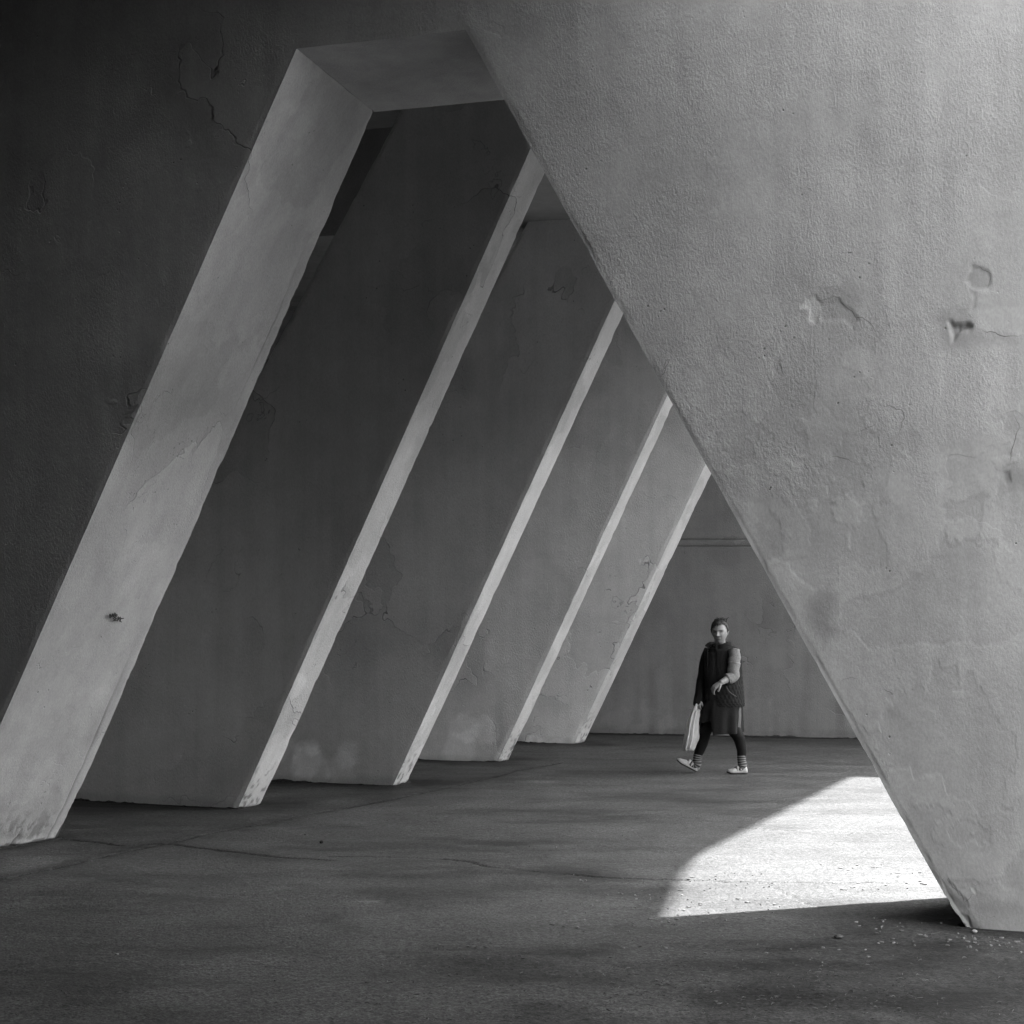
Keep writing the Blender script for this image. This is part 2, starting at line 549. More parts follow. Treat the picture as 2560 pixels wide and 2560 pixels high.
def put_front(U, Z, **kw):
    d, tone, rough = portal_face(U, Z)
    # worn arris round the opening
    ul, ur = uLz(np.minimum(Z, zt)), uRz(np.minimum(Z, zt))
    P = PORT.at(U, Z)
    e = np.where(Z < zt + 1e-6, np.minimum(np.abs(U - ul), np.abs(U - ur)), np.hypot(np.clip(np.maximum(ul - U, U - ur), 0, None), Z - zt))
    side = np.where(np.abs(U - ul) < np.abs(U - ur), -1.0, 1.0)
    ch = chip_amount(P, 60, .010) * (1 + 1.6 * sstep(.7, 0, Z) + 4.0 * (side > 0) * sstep(.22, 0, Z) * .6) * sstep(.05 + .07 * sstep(.3, 0, Z), 0, e)
    k = sstep(.0, .03, e)
    P = PORT.at(U + side * ch * .8 * (Z < zt + .001), Z + ch * .6 * (Z >= zt - .001), -d * k + ch * .7)
    A.grid(P, tone=tone, rough=rough, nomap=sstep(-4.5, -3.2, U), **kw)


zd, zu = zrow, np.concatenate([np.arange(zt, 5.75, SP), np.linspace(5.75, ZW, 12)])
S = np.concatenate([np.linspace(0, .35, 16)[:-1], np.linspace(.35, 1, 440)])   # left part, dense towards the opening
Zg, Sg = np.meshgrid(zd, S, indexing='ij')
put_front(lerp(UL_FAR, uLz(Zg), Sg), Zg)
# right part: first 3.4 m beside the edge are dense, then coarse up to the far edge of the wedge
T = np.concatenate([np.linspace(0, 1, 300)[:-1], np.linspace(1, 2, 16)])
Zg, Tg = np.meshgrid(zd, T, indexing='ij')
u_in = uRz(Zg); u_mid = .55 + 0 * Zg; u_far = 1.5 + .55 * Zg
put_front(np.where(Tg <= 1, lerp(u_in, u_mid, Tg), lerp(u_mid, u_far, Tg - 1)), Zg)
# above
uu = np.concatenate([lerp(UL_FAR, uL1, S), np.linspace(uL1, uR1, 90)[1:-1], lerp(uR1, .55, np.linspace(0, 1, 300)), np.linspace(.55, 1.5 + .55 * zt, 17)[1:]])
Zg, Ug = np.meshgrid(zu, uu, indexing='ij')
put_front(Ug, Zg)
# jambs and soffit of the opening
wv = np.concatenate([[0, .006, .012], np.linspace(.012, PT - .012, 100)[1:-1], [PT - .012, PT - .006, PT]])


def jamb_noise(P, e, seed):
    return face_noise(P, seed) * 1.4 * sstep(0, .05, e)


def put_jamb(side, u0f, u1f, u0b, u1b, ztb):
    Zg, Wg = np.meshgrid(zrow, wv, indexing='ij')
    k = Wg / PT
    zz = Zg / zt * lerp(zt, ztb, k)
    U = lerp(lerp(u0f, u0b, k), lerp(u1f, u1b, k), Zg / zt)
    P = PORT.at(U, zz, Wg)
    e = np.minimum(Wg, PT - Wg)
    chf = chip_amount(PORT.at(U, zz), 60, .010) * (1 + 1.6 * sstep(.7, 0, zz)) * sstep(.05, 0, Wg)
    lumps = np.clip(fbm(P, 3.1, 90, 4, .6), 0, 1)
    chb = (chip_amount(P, 64, .012) + .014 * lumps * sstep(4.6, 3.2, zz)) * (1 + 1.2 * sstep(.8, 0, zz)) * sstep(.05, 0, PT - Wg)
    d = jamb_noise(P, e, 12)
    # loose render along the far arris, cracked line a hand's width in
    line = np.abs(PT - Wg - .13 - .05 * fbm(P, 1.3, 71, 4, .6))
    g = sstep(-.15, .1, fbm(P, .8, 73, 2)) * sstep(4.4, 3.6, zz)
    crk = sstep(.012, .003, line) * g
    tone = 1 - .42 * crk - .05 * sstep(0, .02, PT - Wg - .13) * 0
    foot = sstep(.13, .05, zz + .07 * fbm(P, 5, 33, 4))
    d = d - .006 * crk - .012 * foot
    pit_ = sstep(.12, .34, fbm(P, 14, 95, 3)) * sstep(.34, .08, zz)
    rag = sstep(.01, .0, zz - .035 * np.clip(fbm(P, 9, 97, 3) + .1, 0, 1))
    brk = sstep(.03, .0, np.abs(fbm(P * np.array([1, 1, .4]), 3.4, 98, 3) - .12)) * sstep(.20, .12, zz)
    tone = tone * (1 + .14 * foot) * (1 - .35 * pit_) * (1 - .6 * rag) * (1 - .45 * brk)
    blot = sstep(.10, .16, fbm(P, 1.25, 99, 5, .55)); blot2 = sstep(.16, .22, fbm(P, 2.1, 104, 5, .55))
    tone = tone * (1 - .09 * blot) * (1 + .07 * blot2)
    d = d - .008 * pit_ - .01 * brk - .0025 * blot
    P = PORT.at(U - side * d + side * (chf * .8 + chb * .8) * 1.0, zz, Wg + chf * .7 - chb * .7)
    A.grid(P, flip=side > 0, tone=tone, rough=1 - .4 * sstep(2.5, 1.0, zz))


ztb = bL1[1]
put_jamb(-1, uL0, uL1, bL0, bL1[0], ztb)
bR0 = uR0 + .02; bR1 = PORT.hit(1271.5, 263.4, PT)[0]
bRt = uR1
put_jamb(1, uR0, uR1, uR0, uR1, ztb)
xs = np.linspace(0, 1, 110)
Wg, Xg = np.meshgrid(wv, xs, indexing='ij')
k = Wg / PT
U = lerp(lerp(uL1, bL1[0], k), lerp(uR1, bRt, k), Xg)
P0 = PORT.at(U, lerp(zt, ztb, k), Wg)
e = np.minimum(np.minimum(Wg, PT - Wg), np.minimum(Xg, 1 - Xg) * 1.0)
A.grid(P0 + jamb_noise(P0, e, 12)[..., None] * np.array([0, 0, -1.0]), flip=False, tone=1.0, rough=.8)
# far side and ends (coarse, unseen from the photograph's side)
zb = np.linspace(0, 1, 30)


def back_quad(q, mi=0):
    p = [PORT.at(u, z, PT) for u, z in q]
    S_, T_ = np.meshgrid(np.linspace(0, 1, 12), zb)
    G = ((1 - S_) * (1 - T_))[..., None] * p[0] + (S_ * (1 - T_))[..., None] * p[1] + (S_ * T_)[..., None] * p[2] + ((1 - S_) * T_)[..., None] * p[3]
    A.grid(G, flip=True, mi=mi, tone=1.0, rough=1.0)


back_quad([(UL_FAR, 0), (bL0 - .03, 0), (bL1[0] - .03, ztb), (UL_FAR, ztb)])
back_quad([(uR0 + .03, 0), (1.5, 0), (1.5 + .55 * zt, ztb), (bRt + .03, ztb)], 2)  # unseen far side of the pier darkened to cut its sunlit bounce
back_quad([(UL_FAR, ztb), (1.5 + .55 * zt, ztb), (1.5 + .55 * zt, ZW), (UL_FAR, ZW)])
for q in ([(1.5, 0, 0), (1.5, 0, PT), (1.5 + .55 * zt, zt, PT), (1.5 + .55 * zt, zt, 0)],
          [(1.5 + .55 * zt, zt, 0), (1.5 + .55 * zt, zt, PT), (1.5 + .55 * zt, ZW, PT), (1.5 + .55 * zt, ZW, 0)],
          [(UL_FAR, 0, PT), (UL_FAR, 0, 0), (UL_FAR, ZW, 0), (UL_FAR, ZW, PT)],
          [(UL_FAR, ZW, 0), (1.5 + .55 * zt, ZW, 0), (1.5 + .55 * zt, ZW, PT), (UL_FAR, ZW, PT)]):
    p = [PORT.at(*t) for t in q]
    A.grid(np.array([[p[0], p[1]], [p[3], p[2]]]), tone=1.0, rough=1.0)
# open cracks in the plaster: narrow dark gaps of varying width
for ci, pts in enumerate(cracks):
    q = np.array(pts); L = np.concatenate([[0], np.cumsum(np.hypot(*np.diff(q, axis=0).T))])
    n = max(int(L[-1] / .008), 4); t = np.linspace(0, L[-1], n)
    c = np.stack([np.interp(t, L, q[:, 0]), np.interp(t, L, q[:, 1])], 1)
    c3 = np.stack([c[:, 0], 0 * t, c[:, 1]], 1)
    c = c + .012 * np.stack([fbm(c3, 22, 800 + ci, 3), fbm(c3, 22, 900 + ci, 3)], 1)
    tg = np.gradient(c, axis=0); tg /= np.linalg.norm(tg, axis=1, keepdims=True) + 1e-9
    w = (.0007 + .0017 * np.clip(fbm(c3, 9, 820 + ci, 2) + .35, 0, 1)) * np.minimum(1, np.minimum(t, L[-1] - t) / .05 + .1)
    nn = np.stack([-tg[:, 1], tg[:, 0]], 1) * w[:, None]
    dd, _, _ = portal_face(c[:, 0], c[:, 1])
    A.grid(np.stack([PORT.at(c[:, 0] - nn[:, 0], c[:, 1] - nn[:, 1], -dd - .0012), PORT.at(c[:, 0] + nn[:, 0], c[:, 1] + nn[:, 1], -dd - .0012)], 1), mi=1, tone=1.0, rough=1.0)
portal = A.build('portal_wall', [M_PORTAL, plain('crack_gap', .13, .95, obj=False), M_DARK])
tag(portal, 'thick pale stucco wall in the foreground with a big trapezoid opening through it', 'wall')

# scribbled marker tag on the jamb: letters N E O over strokes, drawn as thin flat strokes on the plaster
JB0, JB1 = PORT.at(bL0, 0, PT), PORT.at(uL0, 0, 0)
jn = np.cross(PORT.at(uL1, zt, 0) - JB1, JB0 - JB1); jn /= np.linalg.norm(jn)
if jn[0] < 0: jn = -jn


def jamb_hit(x, y):
    d = ray(x, y); t = ((JB1 - CAM) @ jn) / (d @ jn)
    return CAM + d * t


def tz(l): return [(x * .4658, 1400 + y * .4658) for x, y in l]


strokes = [[(589, 308), (587, 288), (596, 303), (602, 287), (601, 300)],
           [(606, 290), (606, 303), (613, 303)], [(606, 296), (612, 295)], [(606, 290), (613, 289)],
           [(616, 294), (620, 289), (626, 292), (624, 299), (617, 300), (616, 294)],
           [(609, 282), (617, 284)],
           [(603, 313), (616, 307), (622, 311), (606, 322), (622, 321)],
           [(632, 303), (629, 325)], [(660, 311), (632, 313), (644, 305)], [(632, 314), (648, 331)], [(648, 312), (640, 328)]]
A = Acc()
rt_j = np.cross(jn, np.array([0, 0, 1.0])); rt_j /= np.linalg.norm(rt_j); up_j = np.cross(rt_j, jn)
for s_ in strokes:
    q = [jamb_hit(*p) for p in tz(s_)]
    for a, b in zip(q[:-1], q[1:]):
        dvec = (b - a) / (np.linalg.norm(b - a) + 1e-9)
        sd = np.cross(jn, dvec) * .0032
        a2, b2 = a - dvec * .002 + jn * .007, b + dvec * .002 + jn * .007
        A.grid(np.array([[a2 - sd, a2 + sd], [b2 - sd, b2 + sd]]))
        A.grid(np.array([[a2 - sd - jn * .004, a2 - sd], [b2 - sd - jn * .004, b2 - sd]]))
        A.grid(np.array([[a2 + sd, a2 + sd - jn * .004], [b2 + sd, b2 + sd - jn * .004]]))
A.build('graffiti_tag', plain('black_marker', .02, .6), portal, smooth=False)['label'] = 'small scribbled black marker tag'

# ---------------------------------------------------------------- leaning pillars
labels = ['widest leaning concrete pillar, just behind the thick left jamb of the opening',
          'leaning concrete pillar with pale repair blots at its foot, between the widest and third',
          'leaning concrete pillar with scuffed pale line along its base, one before the last',
          'narrowest leaning concrete pillar, last one in front of the end wall']
PL = []
for i, (base, yaw, ne, fe, th) in enumerate(strut_def):
    pl = Plane(gnd(*base), yaw); PL.append(pl)
    ztop = (6.32, 5.4, 5.4, 5.4)[i]
    (ua, za), (ub, zb_) = pl.hit(*ne[0]), pl.hit(*ne[1])
    sl = (ua - ub) / (za - zb_)
    u0 = ub - sl * zb_
    (ka, kza), (kb, kzb) = pl.hit(*fe[0], th), pl.hit(*fe[1], th)
    ksl = (ka - kb) / (kza - kzb); k0 = kb - ksl * kzb
    if i == 0:
        (la, lza), (lb, lzb) = pl.hit(1000.6, 278.5), pl.hit(805, 645.5)
        lsl = (la - lb) / (lza - lzb); l0 = la - lsl * lza
        LW = (l0 - u0, lsl - sl)
        print('pillar left edge', l0, lsl, 'right', u0, sl, k0, ksl)
    l0, lsl = u0 + LW[0], sl + LW[1]
    if i == 1:
        (la, lza) = pl.hit(1321, 551)
        l0 = la - lsl * lza
        print('second pillar left', l0 - u0, LW)
    zl = -.02
    f = [pl.at(l0 + lsl * zl, zl), pl.at(u0 + sl * zl, zl), pl.at(u0 + sl * ztop, ztop), pl.at(l0 + lsl * ztop, ztop)]
    b = [pl.at(l0 + lsl * zl, zl, th), pl.at(k0 + ksl * zl, zl, th), pl.at(k0 + ksl * ztop, ztop, th), pl.at(l0 + lsl * ztop, ztop, th)]
    blots = [[], [((718, 1870), .10), ((700, 1885), .07), ((765, 1900), .16), ((780, 1868), .07), ((870, 1885), .12), ((775, 1925), .2), ((850, 1920), .15)],
             [((1160, 1822), .14), ((1215, 1825), .12), ((1150, 1880), .2)], [((1335, 1855), .1), ((1322, 1853), .08), ((1352, 1856), .08), ((1390, 1858), .08)]][i]

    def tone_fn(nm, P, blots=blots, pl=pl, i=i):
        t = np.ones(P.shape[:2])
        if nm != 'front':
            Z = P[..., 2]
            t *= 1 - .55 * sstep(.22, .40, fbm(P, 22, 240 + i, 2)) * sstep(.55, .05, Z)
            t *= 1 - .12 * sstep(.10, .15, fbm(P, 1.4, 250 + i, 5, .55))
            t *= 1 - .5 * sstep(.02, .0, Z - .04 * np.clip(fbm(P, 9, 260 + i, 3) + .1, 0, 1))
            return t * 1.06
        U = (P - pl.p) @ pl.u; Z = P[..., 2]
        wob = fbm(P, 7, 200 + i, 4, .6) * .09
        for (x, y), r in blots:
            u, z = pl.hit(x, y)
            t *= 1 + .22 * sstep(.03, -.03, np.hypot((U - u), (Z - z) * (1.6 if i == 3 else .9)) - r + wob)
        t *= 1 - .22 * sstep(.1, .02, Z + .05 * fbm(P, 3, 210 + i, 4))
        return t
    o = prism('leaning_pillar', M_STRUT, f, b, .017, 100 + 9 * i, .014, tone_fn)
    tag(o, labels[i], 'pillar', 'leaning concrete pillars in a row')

# ---------------------------------------------------------------- end wall with two shadow grooves
A = Acc()
g1 = BACK.hit(1790, 1349)[1]; g2 = BACK.hit(1790, 1366)[1]
UB0, UB1, ZB = -9.0, 8.2, 5.78
rngs = [(-.05, g2 - .008), (g2 + .008, g1 - .008), (g1 + .008, ZB)]
for (za, zb_) in rngs:
    zz = np.concatenate([[za, za + .004], np.linspace(za + .01, zb_ - .01, max(int((zb_ - za) / .03), 3)), [zb_ - .004, zb_]])
    uu = np.arange(UB0, UB1 + .01, .03)
    Zg, Ug = np.meshgrid(zz, uu, indexing='ij')
    P = BACK.at(Ug, Zg)
    e = np.minimum(Zg - za, zb_ - Zg)
    d = face_noise(P, 300) * .7 * sstep(0, .04, e)
    foot = sstep(.10, .03, Zg + .05 * fbm(P, 4, 311, 4))
    d -= .006 * foot
    run = sstep(-.05, .5, fbm(P * np.array([6, 6, .5]), 1.0, 320, 3)) * sstep(1.7, .6, Zg)
    scar = sstep(.12, .2, fbm(P, 2.4, 330, 4, .6)) * sstep(.9, .2, Zg)
    P = BACK.at(Ug, Zg, -d + .006 * sstep(.006, 0, e))
    A.grid(P, tone=(1 - .13 * run) * (1 + .12 * scar) * (1 - .12 * foot), rough=1.0)
    A.box(BACK, UB0, UB1, za, zb_, .01, .02)
A.box(BACK, UB0 - .01, UB1 - .01, -.05, ZB - .01, .02, .35)
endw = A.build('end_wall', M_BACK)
tag(endw, 'plain grey stucco wall closing the passage behind the walking woman, two grooves across it', 'wall')

# ---------------------------------------------------------------- inner side wall behind the pillars
SIDE = Plane(np.array([-7.2, 12.2, 0]), -68.0)
A = Acc()
A.box(SIDE, -1, 16, -.05, 4.55, .0, .3)
A.box(SIDE, -1, 16, 4.57, 4.75, -.10, .3)
A.box(SIDE, -1, 16, 4.77, 4.95, -.05, .3)
A.box(SIDE, -1, 16, 4.97, 6.3, .02, .3)
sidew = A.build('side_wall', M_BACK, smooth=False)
tag(sidew, 'shadowy inner side wall with ledges high up, left behind the leaning pillars', 'wall')

# ---------------------------------------------------------------- ceilings (stepped soffit of the building above)
def slab(name, poly, z0, z1, mat):
    n = len(poly); V = []; Fc = []
    for z in (z0, z1): V += [(x, y, z) for x, y in poly]
    me = bpy.data.meshes.new(name)
    Fc = [tuple(range(n))[::-1], tuple(range(n, 2 * n))] + [(i, (i + 1) % n, n + (i + 1) % n, n + i) for i in range(n)]
    me.from_pydata(V, [], Fc); me.materials.append(mat)
    for k in ('tone', 'rough'):
        a = me.attributes.new(k, 'FLOAT', 'POINT'); a.data.foreach_set('value', np.ones(2 * n, np.float32))
    o = link(bpy.data.objects.new(name, me)); tag(o, kind='structure')
    return o


def eave(px, z):      # the roof edge whose shadow ends at this pixel
    return gnd(*px)[:2] - SUN_S * z


p1 = PL[0]
e_lo = [eave((2131, 1941), ZC_LOW), eave((1730, 2146), ZC_LOW)]
dirn = (e_lo[0] - e_lo[1]) / np.linalg.norm(e_lo[0] - e_lo[1])
far = e_lo[0] + dirn * 2.5
fl = p1.at(-9, 0, .395)[:2]; fr_ = p1.at(0, 0, .395)[:2]
# meeting point of the low slab's front line with the eave line
def isect(p, d, q, e):
    m = np.array([[d[0], -e[0]], [d[1], -e[1]]]); t = np.linalg.solve(m, np.array(q) - np.array(p)); return np.array(p) + np.array(d) * t[0]
c_lo = isect(e_lo[1], dirn, fr_, p1.u[:2])
eB, eC = eave((1659, 2293), ZC_LOW), eave((1730, 2146), ZC_LOW)
c_lo = isect(eB, (eB - eC) / np.linalg.norm(eB - eC), fr_, p1.u[:2])
poly_low = [p1.at(-9, 0, 2.3)[:2], p1.at(1.6, 0, 2.3)[:2], p1.at(1.7, 0, .40)[:2], c_lo, eB, eC, far, far + np.array([-3, 8]), fl + np.array([0, 20])]
slab('ceiling_low', [tuple(p) for p in poly_low], ZC_LOW, 7.3, M_CEIL).name = 'ceiling'
# higher bay just behind the portal
q0, q1 = PORT.at(-9.6, 0, PT - .3)[:2], PORT.at(0, 0, PT - .3)[:2]
ehi = [eave((1730, 2146), ZC_HIGH), eave((1659, 2293), ZC_HIGH)]
print('eaves', e_lo, ehi, 'corner', c_lo)
dh = (ehi[0] - ehi[1]) / np.linalg.norm(ehi[0] - ehi[1])
a_ = isect(ehi[0], dh, q1, PORT.u[:2]); b_ = c_lo + p1.w[:2] * .1; a_ = q1 + PORT.u[:2] * 3.2
slab('ceiling', [tuple(p) for p in (q0, a_, b_, p1.at(1.7, 0, .5)[:2], p1.at(1.6, 0, 2.4)[:2], p1.at(-9, 0, 2.4)[:2])], ZC_HIGH, 7.3, M_CEIL)
# unseen canopy over the viewer's side, shaped to darken the left and light the right
c0 = PORT.at(-9.6, 0, -.02)[:2]; c1 = PORT.at(-1.75, 0, -.02)[:2]
slab('shade_canopy', [tuple(c0), tuple(c1), (2.5, 7.6), (3.1, 6.8), (3.1, -6.0), (-13, -6.0)], 5.95, 6.5, M_DARK)
RW = Plane(np.array([-13, -6, 0]), 0)  # unseen wall added to close off light from behind
A = Acc(); A.box(RW, 0, 15.8, -.05, 5.94, -.3, 0)
tag(A.build('rear_blocker', M_DARK, smooth=False), 'unseen dark wall added behind the viewer to block light', 'wall')
VL = Plane(np.array([-6.6, -8, 0]), -90.0)  # unseen wall added to keep the left side dark
A = Acc(); A.box(VL, 2.05, 22, -.05, 5.94, -.15, .15)
tag(A.build('flank_blocker', M_DARK, smooth=False), 'unseen dark wall added left of the viewer to block light', 'wall')

YW = Plane(np.array([2.9, 6.8, 0]), 90.0)  # unseen wall added to screen the left from open sky
A = Acc(); A.box(YW, 0, 12.6, -.05, 5.94, .02, .22)
tag(A.build('yard_blocker', M_DARK, smooth=False), 'unseen dark wall added right of the viewer to block sky light', 'wall')
FB = Plane(np.array([2.6, -9.0, 0]), 0.0)  # unseen white wall added to throw sunlight back onto the pier
A = Acc(); A.box(FB, 0, 30, -.05, 12, -.4, 0)
tag(A.build('bounce_wall', stucco('bounce_white', .78, seed=51.0), smooth=False), 'unseen white wall added behind the viewer to bounce light', 'reflector')
GW = Plane(np.array([26.0, -9.0, 0]), -90.0)  # unseen wall added to block low sky on jamb and pillars
A = Acc(); A.box(GW, 0, 90, -.05, 7.2, 0, .4)
tag(A.build('low_sky_blocker', M_DARK, smooth=False), 'long unseen dark wall added to block the low sky', 'wall')
# unseen beam added below the high bay: cuts sky light, bounds the sun patch
z_b = 4.0
bm_pts = [np.array([3.25, 12.15]), eave((1659, 2293), z_b), eave((1682, 2240), z_b), eave((1706, 2186), z_b), eave((1734, 2150), z_b), eave((1772, 2122), z_b), eave((1818, 2098), z_b)]
V_, F_ = [], []
for k_, q_ in enumerate(bm_pts):
    for w_, z_ in ((0, z_b), (.35, z_b), (.35, 6.24), (0, 6.24)): V_.append((q_[0] - w_ * .97, q_[1] + w_ * .25, z_))
for k_ in range(len(bm_pts) - 1):
    for j_ in range(4):
        F_.append((4 * k_ + j_, 4 * k_ + (j_ + 1) % 4, 4 * k_ + 4 + (j_ + 1) % 4, 4 * k_ + 4 + j_))
F_ += [(0, 3, 2, 1), (4 * len(bm_pts) - 4, 4 * len(bm_pts) - 3, 4 * len(bm_pts) - 2, 4 * len(bm_pts) - 1)]
me = bpy.data.meshes.new('sky_block_beam'); me.from_pydata(V_, [], F_); me.materials.append(M_CEIL)
for k in ('tone', 'rough'):
    a = me.attributes.new(k, 'FLOAT', 'POINT'); a.data.foreach_set('value', np.ones(len(V_), np.float32))
tag(link(bpy.data.objects.new('sky_block_beam', me)), 'unseen beam added under the ceiling behind the portal to cut sky light', 'beam')

# ---------------------------------------------------------------- ground
xd = np.concatenate([[-400, -150, -60, -25, -14, -10, -8, -7], np.arange(-6, 6.001, .02), [6.5, 7, 8, 9, 11, 14, 20, 40, 120, 400]])
yd = np.concatenate([[-400, -120, -40, -15, -6, 0, 4, 6, 7], np.arange(7.5, 14, .022), np.arange(14, 25.6, .034), [26, 28, 32, 40, 60, 120, 400]])
Yg, Xg = np.meshgrid(yd, xd, indexing='ij')
P = np.stack([Xg, Yg, 0 * Xg], -1)


def zf(l, ox, oy, k): return [tuple(gnd(ox + x * k, oy + y * k)[:2]) for x, y in l]


seam = zf([(-100, 440), (0, 385), (200, 345), (330, 310), (440, 288), (560, 264), (700, 232), (860, 205), (980, 178), (1100, 158), (1240, 130), (1400, 98), (1560, 62), (1660, 35), (1800, 10)], 0, 1900, .7764)
f_cr = [seam,
        zf([(200, 255), (300, 262), (400, 275), (520, 268), (640, 284), (760, 298), (900, 316), (1060, 325)], 0, 1900, .7764),
        zf([(1060, 312), (1250, 312), (1400, 318), (1500, 325), (1580, 344), (1660, 352), (1740, 362), (1850, 370), (1932, 378)], 0, 1900, .7764),
        zf([(-60, 622), (60, 629), (160, 632), (240, 637), (320, 636), (430, 640), (520, 642), (600, 648), (700, 646), (800, 650), (900, 648), (1000, 654), (1200, 650), (1320, 655)], 1500, 1850, .5487),
        zf([(640, 400), (800, 411), (1000, 418), (1150, 426), (1340, 430)], 1500, 1850, .5487),
        zf([(780, 660), (840, 700), (930, 740), (1010, 770)], 1500, 1850, .5487)]
tone = np.ones_like(Xg); dz = .004 * fbm(P, .5, 400, 3) + .0025 * fbm(P, 3.0, 405, 3)
wx, wy = .05 * fbm(P, 2.2, 410, 4), .05 * fbm(P, 2.2, 420, 4)
fx, fy = .02 * fbm(P, 12, 430, 3), .02 * fbm(P, 12, 440, 3)
for i, pts in enumerate(f_cr):
    dd = seg_dist(Xg + wx * .6 + fx, Yg + wy * .6 + fy, pts)
    wdt = (.032, .022, .022, .026, .016, .009)[i] * (.6 + .8 * np.clip(fbm(P, 1.1, 450 + i, 3) + .5, 0, 1.2))
    k = sstep(wdt, wdt * .3, dd) * sstep(-.75, -.3, fbm(P, 1.7, 480 + i, 3))
    tone *= 1 - (.62, .55, .5, .6, .3, .25)[i] * k
    dz -= .012 * k
    if i in (0, 1):
        tone *= 1 - .22 * sstep(.22, .03, dd + .12 * fbm(P, 1.6, 470, 4))
# the strip on the pillar side of the seam is older, darker tarmac
sp = np.array(seam)
order = np.argsort(sp[:, 1])
xs_ = np.interp(Yg, sp[order, 1], sp[order, 0])
leftside = sstep(.03, -.03, Xg - xs_ + wx)
tone *= 1 - .16 * leftside * (Yg < 24.5)
# grime plus painted contact shade along the feet of pillars and walls
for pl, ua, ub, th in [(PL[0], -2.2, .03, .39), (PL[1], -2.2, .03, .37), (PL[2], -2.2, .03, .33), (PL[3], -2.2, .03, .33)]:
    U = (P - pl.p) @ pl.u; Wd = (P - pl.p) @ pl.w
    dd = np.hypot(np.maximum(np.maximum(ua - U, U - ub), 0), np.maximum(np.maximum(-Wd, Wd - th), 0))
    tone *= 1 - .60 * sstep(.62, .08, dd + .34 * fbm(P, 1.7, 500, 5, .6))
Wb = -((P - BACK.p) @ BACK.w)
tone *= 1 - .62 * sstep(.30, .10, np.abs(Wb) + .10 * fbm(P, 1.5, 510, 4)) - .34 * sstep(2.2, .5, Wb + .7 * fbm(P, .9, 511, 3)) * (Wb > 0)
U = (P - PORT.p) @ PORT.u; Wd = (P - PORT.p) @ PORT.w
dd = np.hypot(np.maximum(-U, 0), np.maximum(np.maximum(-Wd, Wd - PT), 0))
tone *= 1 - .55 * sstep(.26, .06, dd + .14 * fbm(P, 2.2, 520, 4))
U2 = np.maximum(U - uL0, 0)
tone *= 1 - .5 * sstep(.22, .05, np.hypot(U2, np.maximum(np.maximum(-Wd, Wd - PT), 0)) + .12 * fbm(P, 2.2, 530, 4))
# damp-looking worn streaks, scuffed pale skids, and shade painted beside the pier foot
strk = fbm(P * np.array([.8, 2.2, 1]), 1.0, 540, 5, .6)
tone *= 1 - .24 * sstep(.12, .42, strk)
for (x, y), (a, b), f_ in [((930, 1588), (.5, .12), -.45), ((1075, 1640), (.5, .16), -.35), ((1120, 1655), (.35, .14), -.35), ((1110, 1545), (.5, .2), -.25), ((840, 1585), (.3, .1), -.25),
                          ((700, 1701), (.12, .04), .6), ((1010, 1475), (.28, .1), .6), ((395, 1568), (.3, .12), .4), ((280, 1565), (.2, .08), .35), ((40, 1632), (.3, .22), .7),
                          ((520, 1677), (.12, .06), .4), ((620, 1730), (.2, .15), -.2), ((800, 1690), (.5, .3), -.2), ((1090, 1795), (.4, .12), -.4), ((1280, 1690), (.4, .2), -.25),
                          ((960, 1830), (.45, .2), -.35), ((220, 1850), (.5, .25), -.25), ((1030, 1905), (.35, .14), -.35), ((1120, 1850), (.3, .15), -.2), ((1650, 1790), (.6, .25), -.3), ((1800, 1865), (1.5, .6), -.36), ((1500, 1900), (.7, .3), -.2), ((1650, 1725), (.6, .25), -.35)]:
    c = gnd(x * 1.325, y * 1.325)
    q = np.hypot((Xg - c[0]) / a, (Yg - c[1]) / b / 2.2) + .55 * fbm(P, 3.2, 560, 4, .65)
    tone *= 1 + f_ * sstep(1.0, .35, q)
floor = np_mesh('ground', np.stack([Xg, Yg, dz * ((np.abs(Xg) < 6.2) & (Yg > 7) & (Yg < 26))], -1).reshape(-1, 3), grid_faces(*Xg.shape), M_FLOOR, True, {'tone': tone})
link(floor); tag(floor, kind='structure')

# dark ground sheet added outside the passage to cut bounced sunlight
gl = [(6.6, -60), (6.6, 14.0), (9.8, 23.2), (14, 40), (14, 160), (300, 160), (300, -60)]
me = bpy.data.meshes.new('low_bounce_ground')
me.from_pydata([(x, y, .012) for x, y in gl], [], [tuple(range(len(gl)))[::-1]])
me.materials.append(plain('low_bounce_cover', .035, .9, 8, .4, obj=False))
tag(link(bpy.data.objects.new('low_bounce_ground', me)), kind='structure')

# ---------------------------------------------------------------- loose things on the ground
def flake_mesh(acc, c, r, elong, ang, h, seed):
    rr = np.random.default_rng(seed)
    n = 8
    th = np.linspace(0, 2 * np.pi, n, endpoint=False)
    rad = r * (.55 + .45 * rr.random(n))
    x = rad * np.cos(th) * elong; y = rad * np.sin(th)
    X = c[0] + x * math.cos(ang) - y * math.sin(ang); Y = c[1] + x * math.sin(ang) + y * math.cos(ang)
    tx, ty = rr.normal(0, .025, 2)
    zt_ = h + .004 + tx * x + ty * y
    top = np.stack([X, Y, np.maximum(zt_, .006)], -1)
    low_ = np.stack([X, Y, 0 * X + .001], -1)
    ctr = np.repeat(np.array([[c[0], c[1], h + .006]]), n, 0)
    acc.grid(np.stack([low_, top, ctr]), wrap=True)


def scatter(polypx, n):
    out = []
    a = np.array(polypx, float); lo, hi = a.min(0), a.max(0)
    while len(out) < n:
        q = lo + (hi - lo) * rng.random(2)
        if inside(np.array([q[0]]), np.array([q[1]]), polypx)[0]: out.append(gnd(*q)[:2])
    return out


